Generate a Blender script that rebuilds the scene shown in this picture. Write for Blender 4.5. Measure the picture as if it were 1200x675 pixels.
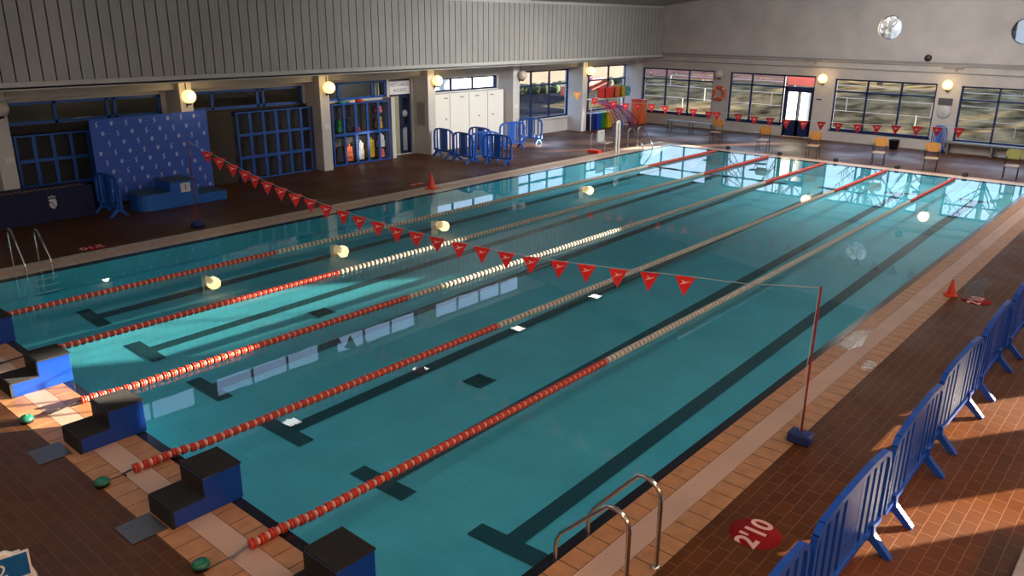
import bpy, math, random
from mathutils import Matrix, Vector
random.seed(7)
PI = math.pi
D = bpy.data
scene = bpy.context.scene
COL = scene.collection
for o in list(D.objects): D.objects.remove(o)

# ------------------------------------------------------------------ camera
R = [[0.755442, 0.655157, 0.008734], [0.213027, -0.232985, -0.948861], [-0.619618, 0.71867, -0.315573]]
CAMLOC = (16.272, -3.532, 4.611)
cam_d = D.cameras.new('camera'); cam = D.objects.new('camera', cam_d); COL.objects.link(cam)
cam_d.sensor_width = 36; cam_d.lens = 933.85 * 36 / 1200; cam_d.clip_end = 400; cam_d.clip_start = 0.05
m = Matrix.Identity(4)
for i in range(3):
    m[i][0] = R[0][i]; m[i][1] = -R[1][i]; m[i][2] = -R[2][i]; m[i][3] = CAMLOC[i]
cam.matrix_world = m
scene.camera = cam

# ------------------------------------------------------------------ view, world, sun, big lights
scene.view_settings.view_transform = 'Standard'
scene.view_settings.look = 'None'
scene.view_settings.gamma = 1
scene.view_settings.use_curve_mapping = False
scene.view_settings.exposure = 0.12
scene.cycles.use_denoising = True
scene.cycles.max_bounces = 8
scene.cycles.transparent_max_bounces = 16
scene.cycles.sample_clamp_indirect = 4.0
scene.cycles.caustics_reflective = False
scene.cycles.caustics_refractive = False

world = D.worlds.new('world'); scene.world = world; world.use_nodes = True
nt = world.node_tree; nt.nodes.clear()
wo = nt.nodes.new('ShaderNodeOutputWorld'); bg = nt.nodes.new('ShaderNodeBackground')
tc = nt.nodes.new('ShaderNodeTexCoord'); sep = nt.nodes.new('ShaderNodeSeparateXYZ')
rp = nt.nodes.new('ShaderNodeValToRGB')
rp.color_ramp.elements[0].position = 0.0; rp.color_ramp.elements[0].color = (0.70, 0.83, 1.0, 1)
rp.color_ramp.elements[1].position = 0.6; rp.color_ramp.elements[1].color = (0.34, 0.55, 1.0, 1)
nt.links.new(tc.outputs['Generated'], sep.inputs[0]); nt.links.new(sep.outputs['Z'], rp.inputs['Fac'])
nt.links.new(rp.outputs['Color'], bg.inputs['Color']); bg.inputs['Strength'].default_value = 3.1
nt.links.new(bg.outputs[0], wo.inputs['Surface'])

SUN_TO = Vector((0.55, 0.835, 0.19)).normalized()      # direction towards the low morning sun
sd = D.lights.new('sun', 'SUN'); sd.energy = 55.0; sd.angle = math.radians(0.6); sd.color = (1.0, 0.86, 0.66)
so = D.objects.new('sun', sd); COL.objects.link(so)
so.rotation_euler = SUN_TO.to_track_quat('Z', 'Y').to_euler()

def area(name, loc, sx, sy, energy, color, rot=(0, 0, 0)):
    l = D.lights.new(name, 'AREA'); l.shape = 'RECTANGLE'; l.size = sx; l.size_y = sy
    l.energy = energy; l.color = color
    o = D.objects.new(name, l); COL.objects.link(o); o.location = loc; o.rotation_euler = rot
    return o
# added fill lights to brighten deck, pool and walls; no visible source
area('fill_right_deck', (16.6, 12.0, 7.5), 2.6, 34.0, 900, (1.0, 0.96, 0.90), (0, math.radians(28), 0))  # added fill over the right deck
area('fill_near_pool', (4.0, -1.5, 6.6), 12.0, 6.0, 130, (0.92, 0.95, 1.0))  # added overhead fill for the near pool
area('fill_far_wall', (8.6, 23.5, 6.9), 2.2, 9.0, 1000, (1.0, 0.95, 0.90), (math.radians(38), 0, 0))  # added fill aimed at the far wall
am = area('fill_left_wall', (8.4, 19.5, 6.8), 2.0, 7.0, 420, (1.0, 0.97, 0.92), (0, math.radians(70), 0)); am.data.spread = math.radians(70)  # added fill for the lockers and left pillars
area('fill_behind_camera', (9.0, -7.8, 4.2), 14.0, 2.6, 60, (1.0, 0.80, 0.62), (math.radians(75), 0, 0))  # added warm fill from behind the camera

W = 12.53; L = 25.0
FARY = 31.0; WX = -5.9; PX = -5.1; RX = 18.4; NY = -8.0; FX = -4.2
FC = [-0.72587, -0.07279, 0.01072, 0.00563, 0.00168, -8e-05]
def floor_z(x, y):
    z = FC[0] + FC[1]*x + FC[2]*y + FC[3]*x*x + FC[4]*x*y + FC[5]*y*y
    return max(-1.1, min(-0.28, z))
def lane_x(i): return W * (2*i + 1) / 12.0
def rope_x(i): return W * (i + 1) / 6.0

# ------------------------------------------------------------------ materials
MATS = {}
def node_mat(name):
    mt = D.materials.new(name); mt.use_nodes = True
    n = mt.node_tree; n.nodes.clear()
    out = n.nodes.new('ShaderNodeOutputMaterial')
    MATS[name] = mt
    return mt, n, out
def pbr(name, color, rough=0.5, metal=0.0, noise=0.0, nscale=20.0, bump=0.0, bscale=60.0, spec=0.5, emit=None, estr=0.0, coat=0.0):
    mt, n, out = node_mat(name)
    b = n.nodes.new('ShaderNodeBsdfPrincipled')
    b.inputs['Roughness'].default_value = rough; b.inputs['Metallic'].default_value = metal
    b.inputs['Specular IOR Level'].default_value = spec
    b.inputs['Coat Weight'].default_value = coat
    b.inputs['Base Color'].default_value = (*color, 1)
    if noise or bump:
        tcn = n.nodes.new('ShaderNodeTexCoord')
    if noise:
        t = n.nodes.new('ShaderNodeTexNoise'); t.inputs['Scale'].default_value = nscale; t.inputs['Detail'].default_value = 4
        r = n.nodes.new('ShaderNodeValToRGB')
        r.color_ramp.elements[0].position = 0.3; r.color_ramp.elements[1].position = 0.7
        r.color_ramp.elements[0].color = (*[c*(1-noise) for c in color], 1)
        r.color_ramp.elements[1].color = (*[min(1, c*(1+noise)) for c in color], 1)
        n.links.new(tcn.outputs['Object'], t.inputs['Vector']); n.links.new(t.outputs['Fac'], r.inputs['Fac'])
        n.links.new(r.outputs['Color'], b.inputs['Base Color'])
    if bump:
        t2 = n.nodes.new('ShaderNodeTexNoise'); t2.inputs['Scale'].default_value = bscale
        bm = n.nodes.new('ShaderNodeBump'); bm.inputs['Strength'].default_value = bump; bm.inputs['Distance'].default_value = 0.01
        n.links.new(tcn.outputs['Object'], t2.inputs['Vector']); n.links.new(t2.outputs['Fac'], bm.inputs['Height'])
        n.links.new(bm.outputs['Normal'], b.inputs['Normal'])
    if emit:
        b.inputs['Emission Color'].default_value = (*emit, 1); b.inputs['Emission Strength'].default_value = estr
    n.links.new(b.outputs[0], out.inputs['Surface'])
    return mt

def tile_mat(name, c1, c2, grout, tw, th, rough=0.3, mortar=0.004, offset=0.0, bump=0.3, wet=0.0, wscale=0.5, rot=0.0, spec=0.5):
    """rectangular tiles in object XY, tw along x, th along y"""
    mt, n, out = node_mat(name)
    b = n.nodes.new('ShaderNodeBsdfPrincipled'); b.inputs['Specular IOR Level'].default_value = spec
    tcn = n.nodes.new('ShaderNodeTexCoord'); mp = n.nodes.new('ShaderNodeMapping'); mp.inputs['Rotation'].default_value[2] = rot
    br = n.nodes.new('ShaderNodeTexBrick'); br.offset = offset; br.squash = 1
    br.inputs['Scale'].default_value = 1; br.inputs['Brick Width'].default_value = tw; br.inputs['Row Height'].default_value = th
    br.inputs['Mortar Size'].default_value = mortar; br.inputs['Mortar Smooth'].default_value = 0.1; br.inputs['Bias'].default_value = 0
    br.inputs['Color1'].default_value = (*c1, 1); br.inputs['Color2'].default_value = (*c2, 1); br.inputs['Mortar'].default_value = (*grout, 1)
    n.links.new(tcn.outputs['Object'], mp.inputs[0]); n.links.new(mp.outputs[0], br.inputs['Vector'])
    no = n.nodes.new('ShaderNodeTexNoise'); no.inputs['Scale'].default_value = 1.3; no.inputs['Detail'].default_value = 5
    n.links.new(tcn.outputs['Object'], no.inputs['Vector'])
    mx = n.nodes.new('ShaderNodeMixRGB'); mx.blend_type = 'MULTIPLY'; mx.inputs['Fac'].default_value = 0.35
    rr = n.nodes.new('ShaderNodeValToRGB'); rr.color_ramp.elements[0].position = 0.3; rr.color_ramp.elements[1].position = 0.7
    rr.color_ramp.elements[0].color = (0.55, 0.5, 0.5, 1); rr.color_ramp.elements[1].color = (1, 1, 1, 1)
    n.links.new(no.outputs['Fac'], rr.inputs['Fac']); n.links.new(br.outputs['Color'], mx.inputs['Color1']); n.links.new(rr.outputs['Color'], mx.inputs['Color2'])
    n.links.new(mx.outputs['Color'], b.inputs['Base Color'])
    # wetness: patches of low roughness
    w = n.nodes.new('ShaderNodeTexNoise'); w.inputs['Scale'].default_value = wscale; w.inputs['Detail'].default_value = 6
    n.links.new(tcn.outputs['Object'], w.inputs['Vector'])
    wr = n.nodes.new('ShaderNodeMapRange'); wr.inputs['From Min'].default_value = 0.40; wr.inputs['From Max'].default_value = 0.72
    wr.inputs['To Min'].default_value = rough; wr.inputs['To Max'].default_value = max(0.06, rough*(1-wet))
    n.links.new(w.outputs['Fac'], wr.inputs['Value']); n.links.new(wr.outputs[0], b.inputs['Roughness'])
    bm = n.nodes.new('ShaderNodeBump'); bm.inputs['Strength'].default_value = bump; bm.inputs['Distance'].default_value = 0.004
    inv = n.nodes.new('ShaderNodeMath'); inv.operation = 'SUBTRACT'; inv.inputs[0].default_value = 1
    n.links.new(br.outputs['Fac'], inv.inputs[1])
    n2 = n.nodes.new('ShaderNodeTexNoise'); n2.inputs['Scale'].default_value = 9; n2.inputs['Detail'].default_value = 3
    n.links.new(tcn.outputs['Object'], n2.inputs['Vector'])
    ad = n.nodes.new('ShaderNodeMath'); ad.operation = 'ADD'; n.links.new(inv.outputs[0], ad.inputs[0]); n.links.new(n2.outputs['Fac'], ad.inputs[1])
    n.links.new(ad.outputs[0], bm.inputs['Height']); n.links.new(bm.outputs['Normal'], b.inputs['Normal'])
    n.links.new(b.outputs[0], out.inputs['Surface'])
    return mt

deck_mat = tile_mat('deck_tiles', (0.125, 0.038, 0.010), (0.100, 0.030, 0.008), (0.24, 0.11, 0.05), 0.25, 0.135, rough=0.50, mortar=0.0035, offset=0.5, wet=0.55, wscale=0.45, rot=PI/2, spec=0.18)
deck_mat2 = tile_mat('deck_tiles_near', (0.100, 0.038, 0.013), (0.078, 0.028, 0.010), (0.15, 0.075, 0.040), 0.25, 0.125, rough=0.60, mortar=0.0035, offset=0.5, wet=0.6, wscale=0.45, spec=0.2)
cop_mat = pbr('coping_tile', (0.47, 0.215, 0.095), 0.42, noise=0.16, nscale=6, bump=0.15, bscale=40)
cop_pale_light = pbr('coping_tile_pale_light', (0.56, 0.46, 0.35), 0.42, noise=0.14, nscale=6, bump=0.15, bscale=40)  # same tile; lesser warm lamplight on left and far rows put into colour
cop_joint = pbr('coping_joint', (0.03, 0.016, 0.012), 0.7)
dark_edge = pbr('dark_edge_tile', (0.012, 0.013, 0.022), 0.18, noise=0.3, nscale=9)
grate_m = tile_mat('grate_plastic', (0.80, 0.52, 0.39), (0.78, 0.50, 0.37), (0.45, 0.25, 0.17), 0.03, 0.012, rough=0.5, mortar=0.002, bump=0.5)
pool_tile = tile_mat('pool_floor_tile', (0.155, 0.58, 0.70), (0.15, 0.56, 0.68), (0.15, 0.50, 0.60), 0.25, 0.125, rough=0.5, mortar=0.003, bump=0.0)
pool_wall_m = tile_mat('pool_wall_tile', (0.09, 0.56, 0.70), (0.085, 0.53, 0.67), (0.10, 0.50, 0.60), 0.25, 0.25, rough=0.5, mortar=0.003, bump=0.0)
line_m = pbr('lane_line_tile', (0.015, 0.07, 0.09), 0.6)
white_wall = pbr('white_plaster', (0.60, 0.585, 0.57), 0.75, noise=0.06, nscale=1.5, bump=0.1, bscale=50)
far_wall_m = pbr('textured_render', (0.47, 0.43, 0.41), 0.85, noise=0.10, nscale=1.2, bump=0.4, bscale=90)
grey_beam = pbr('grey_painted_beam', (0.50, 0.50, 0.48), 0.6, noise=0.05, nscale=3)
panel_m = pbr('grey_metal_cladding', (0.36, 0.355, 0.335), 0.45, noise=0.08, nscale=0.8)
seam_m = pbr('cladding_seam', (0.025, 0.025, 0.022), 0.8)
ceil_m = tile_mat('ribbed_ceiling', (0.42, 0.42, 0.42), (0.40, 0.40, 0.40), (0.12, 0.12, 0.12), 60.0, 0.30, rough=0.6, mortar=0.03, bump=0.3)
frame_m = pbr('navy_window_frame', (0.006, 0.016, 0.07), 0.35)
wire_m = pbr('dark_wire', (0.02, 0.03, 0.07), 0.5)
blue_frame = pbr('blue_frame', (0.012, 0.085, 0.38), 0.38, noise=0.1, nscale=5)
blue_plastic = pbr('blue_plastic', (0.006, 0.062, 0.36), 0.32, noise=0.06, nscale=3)
mid_blue_plastic = pbr('mid_blue_plastic', (0.012, 0.10, 0.48), 0.35)
light_blue_plastic = pbr('light_blue_plastic', (0.03, 0.22, 0.62), 0.35)
block_blue = pbr('block_blue', (0.003, 0.038, 0.26), 0.33, noise=0.08, nscale=4)
block_black = pbr('black_grip', (0.009, 0.008, 0.008), 0.7, bump=0.9, bscale=160)
steel = pbr('stainless_steel', (0.62, 0.60, 0.57), 0.16, metal=1.0)
dull_steel = pbr('dull_steel', (0.20, 0.19, 0.19), 0.35, metal=0.9)
red_float = pbr('red_float', (0.55, 0.045, 0.02), 0.35)
pink_float = pbr('pale_bead', (0.85, 0.42, 0.32), 0.4)
cream_float = pbr('cream_float', (0.66, 0.58, 0.47), 0.45)
cream_dark = pbr('cream_float_core', (0.20, 0.14, 0.10), 0.6)
white_p = pbr('white_plastic', (0.80, 0.78, 0.76), 0.4)
black_p = pbr('black_plastic', (0.012, 0.012, 0.013), 0.4)
flag_red = pbr('flag_red', (0.70, 0.012, 0.012), 0.6)
flag_mark = pbr('flag_mark', (0.95, 0.55, 0.50), 0.6)
flag_orange = pbr('flag_orange', (0.85, 0.30, 0.05), 0.6)
string_m = pbr('flag_string', (0.45, 0.52, 0.52), 0.6)
green_p = pbr('green_plastic', (0.012, 0.15, 0.085), 0.3)
red_pole = pbr('red_pole', (0.22, 0.015, 0.02), 0.4)
navy_box = pbr('navy_box', (0.012, 0.03, 0.14), 0.45)
cone_m = pbr('cone_orange', (0.85, 0.06, 0.02), 0.45)
cone_m2 = pbr('sign_red_paint', (0.30, 0.006, 0.008), 0.7, spec=0.15)
sign_text = pbr('sign_pale_paint', (0.80, 0.42, 0.36), 0.7)
banner_m = pbr('banner_blue', (0.045, 0.12, 0.56), 0.7)
banner_p = pbr('banner_print', (0.60, 0.66, 0.95), 0.7)
banner_f = pbr('banner_faint_print', (0.10, 0.17, 0.52), 0.7)
podium_m = pbr('podium_blue', (0.014, 0.13, 0.52), 0.5, bump=0.2, bscale=80)
podium_t = pbr('podium_top', (0.012, 0.06, 0.13), 0.7)
cloth_m = pbr('navy_cloth', (0.008, 0.014, 0.06), 0.85)
crest_m = pbr('crest_white', (0.62, 0.64, 0.74), 0.7)
medal_m = pbr('medal_clutter', (0.20, 0.14, 0.11), 0.5, noise=0.8, nscale=30)
paper_m = pbr('paper', (0.75, 0.74, 0.76), 0.7)
wood_m = pbr('orange_plywood', (0.44, 0.19, 0.045), 0.4, noise=0.12, nscale=6)
wood_g = pbr('olive_seat', (0.28, 0.27, 0.08), 0.5)
pale_wood = pbr('pale_seat_edge', (0.46, 0.38, 0.30), 0.5)
mesh_dark = pbr('dark_mesh_infill', (0.030, 0.026, 0.030), 0.7, noise=0.5, nscale=25)
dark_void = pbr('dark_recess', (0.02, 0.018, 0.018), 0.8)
brick_d = tile_mat('dark_brick', (0.34, 0.16, 0.08), (0.27, 0.12, 0.07), (0.05, 0.04, 0.03), 0.22, 0.08, rough=0.8)
navy_dark = pbr('navy_panel', (0.008, 0.014, 0.06), 0.5)
bin_blue = pbr('bin_blue', (0.01, 0.05, 0.40), 0.4); bin_navy = pbr('bin_navy', (0.008, 0.02, 0.12), 0.4)
bin_green = pbr('bin_green', (0.0, 0.22, 0.05), 0.4); bin_yellow = pbr('bin_yellow', (0.75, 0.55, 0.0), 0.4)
toy_red = pbr('toy_red', (0.75, 0.035, 0.015), 0.4); toy_orange = pbr('toy_orange', (0.70, 0.12, 0.02), 0.45)
toy_yellow = pbr('toy_yellow', (0.62, 0.42, 0.02), 0.4); toy_teal = pbr('toy_teal', (0.06, 0.35, 0.42), 0.4)
toy_pink = pbr('toy_pink', (0.80, 0.18, 0.20), 0.5); toy_violet = pbr('toy_violet', (0.20, 0.16, 0.62), 0.5)
red_tube = pbr('red_tube', (0.55, 0.02, 0.02), 0.5); buoy_red = pbr('buoy_red', (0.62, 0.08, 0.03), 0.5)
sign_blue = pbr('sign_blue', (0.004, 0.10, 0.30), 0.4)
locker_m = pbr('locker_white', (0.86, 0.85, 0.80), 0.20, coat=0.6)
mirror_panel = pbr('grey_panel', (0.25, 0.25, 0.26), 0.35)
concrete = pbr('grey_concrete', (0.22, 0.21, 0.22), 0.7, noise=0.15, nscale=8)
conduit_m = pbr('conduit_grey', (0.28, 0.26, 0.26), 0.6)
asphalt = pbr('asphalt', (0.02, 0.02, 0.024), 0.9, noise=0.3, nscale=0.5, spec=0.0)
grass_m = pbr('dry_grass', (0.125, 0.090, 0.045), 0.95, noise=0.85, nscale=0.9, spec=0.0)
bark = pbr('bark', (0.10, 0.065, 0.045), 0.9, noise=0.3, nscale=4)
pale_bark = pbr('pale_bark', (0.34, 0.31, 0.27), 0.9, noise=0.3, nscale=4)
tan_wall = pbr('tan_render', (0.085, 0.058, 0.045), 0.9, noise=0.1, nscale=0.5)
white_ext = pbr('white_render', (0.55, 0.53, 0.5), 0.9)
rail_m = pbr('weathered_rail', (0.42, 0.38, 0.33), 0.9)
redfence = pbr('red_fence', (0.26, 0.13, 0.11), 0.8, noise=0.25, nscale=0.6)
awning = pbr('red_awning', (0.45, 0.10, 0.10), 0.7)
hedge_m = pbr('hedge_green', (0.02, 0.035, 0.008), 0.9, noise=0.5, nscale=2)
annex_m = pbr('brown_building', (0.11, 0.075, 0.055), 0.9, noise=0.5, nscale=0.4, spec=0.0)
frost_m = pbr('pale_banner', (0.85, 0.83, 0.62), 0.8)
globe_on = pbr('lit_globe', (1, 0.85, 0.55), 0.4, emit=(1.0, 0.66, 0.24), estr=1.9)
globe_off = pbr('unlit_globe', (0.62, 0.54, 0.48), 0.3)
lamp_emit = pbr('floodlight_glass', (1, 1, 1), 0.4, emit=(1, 0.97, 0.9), estr=9.0)
dome_emit = pbr('roof_dome_diffuser', (1, 1, 1), 0.4, emit=(1, 0.97, 0.93), estr=7.0)

# glass pane: fresnel reflection over tinted transparency
def glass(name, tint, ior=1.5, rough=0.0, maxr=1.0):
    mt, n, out = node_mat(name)
    fr = n.nodes.new('ShaderNodeFresnel')
    ge = n.nodes.new('ShaderNodeNewGeometry'); mr = n.nodes.new('ShaderNodeMapRange')   # a thin sheet: same index from both sides
    mr.inputs['To Min'].default_value = ior; mr.inputs['To Max'].default_value = 1/ior
    n.links.new(ge.outputs['Backfacing'], mr.inputs['Value']); n.links.new(mr.outputs[0], fr.inputs['IOR'])
    tr = n.nodes.new('ShaderNodeBsdfTransparent'); tr.inputs['Color'].default_value = (*tint, 1)
    gl = n.nodes.new('ShaderNodeBsdfGlossy'); gl.inputs['Roughness'].default_value = rough
    mx = n.nodes.new('ShaderNodeMixShader')
    n.links.new(fr.outputs[0], mx.inputs['Fac']); n.links.new(tr.outputs[0], mx.inputs[1]); n.links.new(gl.outputs[0], mx.inputs[2])
    n.links.new(mx.outputs[0], out.inputs['Surface'])
    return mt, n, fr, gl
glass_m = glass('window_glass', (0.85, 0.88, 0.88))[0]
mt, n, out = node_mat('frosted_pane')
tl_ = n.nodes.new('ShaderNodeBsdfTranslucent'); tl_.inputs['Color'].default_value = (0.95, 0.93, 0.82, 1)
tr_ = n.nodes.new('ShaderNodeBsdfTransparent'); mx = n.nodes.new('ShaderNodeMixShader'); mx.inputs['Fac'].default_value = 0.45
n.links.new(tl_.outputs[0], mx.inputs[1]); n.links.new(tr_.outputs[0], mx.inputs[2]); n.links.new(mx.outputs[0], out.inputs['Surface'])
frost_pane = mt
mt, n, out = node_mat('textured_round_pane')
tl_ = n.nodes.new('ShaderNodeBsdfTranslucent')
tcn = n.nodes.new('ShaderNodeTexCoord'); no = n.nodes.new('ShaderNodeTexNoise'); no.inputs['Scale'].default_value = 7; no.inputs['Detail'].default_value = 5
cr_ = n.nodes.new('ShaderNodeValToRGB'); cr_.color_ramp.elements[0].position = 0.35; cr_.color_ramp.elements[1].position = 0.65
cr_.color_ramp.elements[0].color = (0.02, 0.022, 0.025, 1); cr_.color_ramp.elements[1].color = (0.085, 0.09, 0.10, 1)
n.links.new(tcn.outputs['Object'], no.inputs['Vector']); n.links.new(no.outputs['Fac'], cr_.inputs['Fac']); n.links.new(cr_.outputs['Color'], tl_.inputs['Color'])
tr_ = n.nodes.new('ShaderNodeBsdfTransparent'); mx = n.nodes.new('ShaderNodeMixShader'); mx.inputs['Fac'].default_value = 0.22; tr_.inputs['Color'].default_value = (0.8, 0.8, 0.8, 1)
n.links.new(tl_.outputs[0], mx.inputs[1]); n.links.new(tr_.outputs[0], mx.inputs[2]); n.links.new(mx.outputs[0], out.inputs['Surface'])
round_pane = mt
frost_glass = pbr('round_glass', (0.7, 0.75, 0.8), 0.5)
mt, n, fr, gl = glass('pool_water', (0.70, 0.93, 0.95), 1.33, 0.0)
tcn = n.nodes.new('ShaderNodeTexCoord'); mp = n.nodes.new('ShaderNodeMapping'); mp.inputs['Scale'].default_value = (1.0, 0.6, 1)
t = n.nodes.new('ShaderNodeTexNoise'); t.inputs['Scale'].default_value = 1.6; t.inputs['Detail'].default_value = 2
bm = n.nodes.new('ShaderNodeBump'); bm.inputs['Strength'].default_value = 0.014; bm.inputs['Distance'].default_value = 0.05
n.links.new(tcn.outputs['Object'], mp.inputs[0]); n.links.new(mp.outputs[0], t.inputs['Vector']); n.links.new(t.outputs['Fac'], bm.inputs['Height'])
n.links.new(bm.outputs['Normal'], gl.inputs['Normal'])
n.links.new(bm.outputs['Normal'], fr.inputs['Normal'])
water_m = mt

# ------------------------------------------------------------------ mesh builder
class MB:
    def __init__(s): s.v = []; s.f = []; s.mi = []; s.sm = []
    def add(s, vs, fs, mi=0, smooth=False):
        b = len(s.v); s.v += [tuple(v) for v in vs]
        for f in fs: s.f.append([b + i for i in f]); s.mi.append(mi); s.sm.append(smooth)
        return s
    def box(s, a, b, mi=0):
        x0, y0, z0 = (min(a[i], b[i]) for i in range(3)); x1, y1, z1 = (max(a[i], b[i]) for i in range(3))
        return s.add([(x0,y0,z0),(x1,y0,z0),(x1,y1,z0),(x0,y1,z0),(x0,y0,z1),(x1,y0,z1),(x1,y1,z1),(x0,y1,z1)],
                     [(0,3,2,1),(4,5,6,7),(0,1,5,4),(1,2,6,5),(2,3,7,6),(3,0,4,7)], mi)
    def beam(s, p, q, w, h, mi=0, up=(0,0,1)):
        p = Vector(p); q = Vector(q); d = (q-p).normalized(); u = Vector(up)
        if abs(d.dot(u)) > 0.98: u = Vector((1,0,0))
        r = d.cross(u).normalized(); u = r.cross(d)
        vs = [e + r*(a*w/2) + u*(b*h/2) for e in (p, q) for a, b in ((-1,-1),(1,-1),(1,1),(-1,1))]
        return s.add(vs, [(0,3,2,1),(4,5,6,7),(0,1,5,4),(1,2,6,5),(2,3,7,6),(3,0,4,7)], mi)
    def tube(s, path, r, seg=10, mi=0, closed=False):
        P = [Vector(p) for p in path]; n = len(P)
        rr = r if isinstance(r, (list, tuple)) else [r]*n
        vs = []; ref = None
        for i, p in enumerate(P):
            if closed: d = (P[(i+1) % n] - P[i-1])
            else: d = P[min(i+1, n-1)] - P[max(i-1, 0)]
            d.normalize()
            if ref is None:
                ref = Vector((0,0,1)) if abs(d.z) < 0.9 else Vector((1,0,0))
            a = (ref - d*ref.dot(d))
            if a.length < 1e-4: a = Vector((0,1,0)) - d*d.y
            a.normalize(); ref = a; b = d.cross(a)
            for k in range(seg):
                t = 2*PI*k/seg; vs.append(p + (a*math.cos(t) + b*math.sin(t))*rr[i])
        fs = []
        m_ = n if closed else n-1
        for i in range(m_):
            for k in range(seg):
                j = (i+1) % n; k2 = (k+1) % seg
                fs.append((i*seg+k, i*seg+k2, j*seg+k2, j*seg+k))
        s.add(vs, fs, mi, True)
        if not closed: s.add(vs[:seg], [tuple(range(seg))[::-1]], mi); s.add(vs[-seg:], [tuple(range(seg))], mi)
        return s
    def lathe(s, prof, c=(0,0,0), axis='z', seg=20, mi=0, smooth=True):
        vs = []
        for r, h in prof:
            for k in range(seg):
                t = 2*PI*k/seg; a, b = r*math.cos(t), r*math.sin(t)
                v = (a, b, h) if axis == 'z' else ((h, a, b) if axis == 'x' else (b, h, a))
                vs.append((v[0]+c[0], v[1]+c[1], v[2]+c[2]))
        fs = []
        for i in range(len(prof)-1):
            for k in range(seg):
                k2 = (k+1) % seg; fs.append((i*seg+k, i*seg+k2, (i+1)*seg+k2, (i+1)*seg+k))
        return s.add(vs, fs, mi, smooth)
    def sphere(s, c, r, seg=20, rings=12, mi=0, sz=1.0):
        return s.lathe([(max(1e-4, r*math.sin(PI*i/rings)), -r*sz*math.cos(PI*i/rings)) for i in range(rings+1)], c, 'z', seg, mi)
    def prism(s, poly, fn, d0, d1, mi=0):
        """poly: 2D points, fn(u, v, d) -> 3D"""
        n = len(poly); vs = [fn(u, v, d0) for u, v in poly] + [fn(u, v, d1) for u, v in poly]
        fs = [tuple(range(n))[::-1], tuple(range(n, 2*n))] + [(i, (i+1) % n, n+(i+1) % n, n+i) for i in range(n)]
        return s.add(vs, fs, mi)
    def text(s, body, size, M, mi=0, ext=0.001, align='CENTER', off=0.0):
        cu = D.curves.new('t', 'FONT'); cu.body = body; cu.size = size; cu.extrude = ext; cu.offset = off
        cu.align_x = align; cu.align_y = 'CENTER'; cu.resolution_u = 3
        o = D.objects.new('t', cu); COL.objects.link(o)
        bpy.context.view_layer.update()
        me = o.to_mesh(); vs = [M @ v.co for v in me.vertices]; fs = [tuple(p.vertices) for p in me.polygons]
        o.to_mesh_clear(); D.objects.remove(o); D.curves.remove(cu)
        return s.add(vs, fs, mi)
    def build(s, name, mats, parent=None, loc=(0,0,0), bevel=0.0):
        me = D.meshes.new(name); me.from_pydata([tuple(v) for v in s.v], [], s.f)
        if not isinstance(mats, (list, tuple)): mats = [mats]
        for m_ in mats: me.materials.append(m_)
        for p, mi, sm in zip(me.polygons, s.mi, s.sm): p.material_index = mi; p.use_smooth = sm
        me.update()
        o = D.objects.new(name, me); COL.objects.link(o); o.location = loc
        if parent: o.parent = parent
        if bevel:
            b = o.modifiers.new('bevel', 'BEVEL'); b.width = bevel; b.segments = 2; b.limit_method = 'ANGLE'
        return o

def tag(o, label, cat, group=None):
    o['label'] = label; o['category'] = cat
    if group: o['group'] = group
    return o
def thing(name, label, cat, loc=(0,0,0), rz=0, group=None):
    o = D.objects.new(name, None); COL.objects.link(o); o.location = loc; o.rotation_euler = (0,0,rz)
    o.empty_display_size = 0.2
    return tag(o, label, cat, group)
def struct(o): o['kind'] = 'structure'; return o
def copy_tree(o, parent=None):
    c = o.copy(); COL.objects.link(c)
    if parent: c.parent = parent
    for ch in list(o.children): copy_tree(ch, c)
    return c
def dup(o, loc, label, rz=None, group=None):
    c = copy_tree(o); c.location = loc; c['label'] = label
    if rz is not None: c.rotation_euler = (0,0,rz)
    if group: c['group'] = group
    return c

# ------------------------------------------------------------------ structure: deck, pool, walls
GX0, GX1, GY0, GY1 = -0.87, W+0.87, -0.87, L+0.60      # outer limits of the coping
fl = MB()
xs = [WX-0.3, GX0, GX1, RX+0.3]; ys = [NY-0.3, GY0, GY1, FARY+0.3]
for i in range(3):
    for j in range(3):
        if i == 1 and j == 1: continue
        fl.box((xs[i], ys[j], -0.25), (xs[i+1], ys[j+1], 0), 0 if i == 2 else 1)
struct(fl.build('floor', [deck_mat, deck_mat2]))

# coping: dark lip, tile row, overflow grate, outer tile row (individual rows modelled with joints)
edge = MB()
def ring(mb, a, b, z0, z1, mi=0):
    """rectangular ring between offsets a<b outside the pool edge"""
    mb.box((-b, -b, z0), (W+b, -a, z1), mi); mb.box((-b, L+a, z0), (W+b, L+b, z1), mi)
    mb.box((-b, -a, z0), (-a, L+a, z1), mi); mb.box((W+a, -a, z0), (W+b, L+a, z1), mi)
ring(edge, 0.0, 0.11, -0.035, 0.0)
struct(edge.build('trim_1', dark_edge))
gr = MB(); ring(gr, 0.34, 0.60, -0.25, 0.002); struct(gr.build('trim_2', grate_m))
tl = MB(); jt = MB(); PALE = 1
def rows(a, b, sides):
    P = 0.245; J = 0.006
    lo, hi = (a+b)/2, (b-a)/2
    if 'n' in sides:
        x = -b
        while x < W+b: tl.box((x+J, -b+J, -0.2), (min(x+P, W+b)-J, -a-J, 0.003)); x += P
    if 'f' in sides:
        x = -b
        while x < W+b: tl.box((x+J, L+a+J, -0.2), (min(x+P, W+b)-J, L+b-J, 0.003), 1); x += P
    y = -a
    while y < L+a:
        y1 = min(y+P, L+a)
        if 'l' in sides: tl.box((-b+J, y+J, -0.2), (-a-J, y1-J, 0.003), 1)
        if 'r' in sides: tl.box((W+a+J, y+J, -0.2), (W+b-J, y1-J, 0.003))
        y = y1
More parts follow.
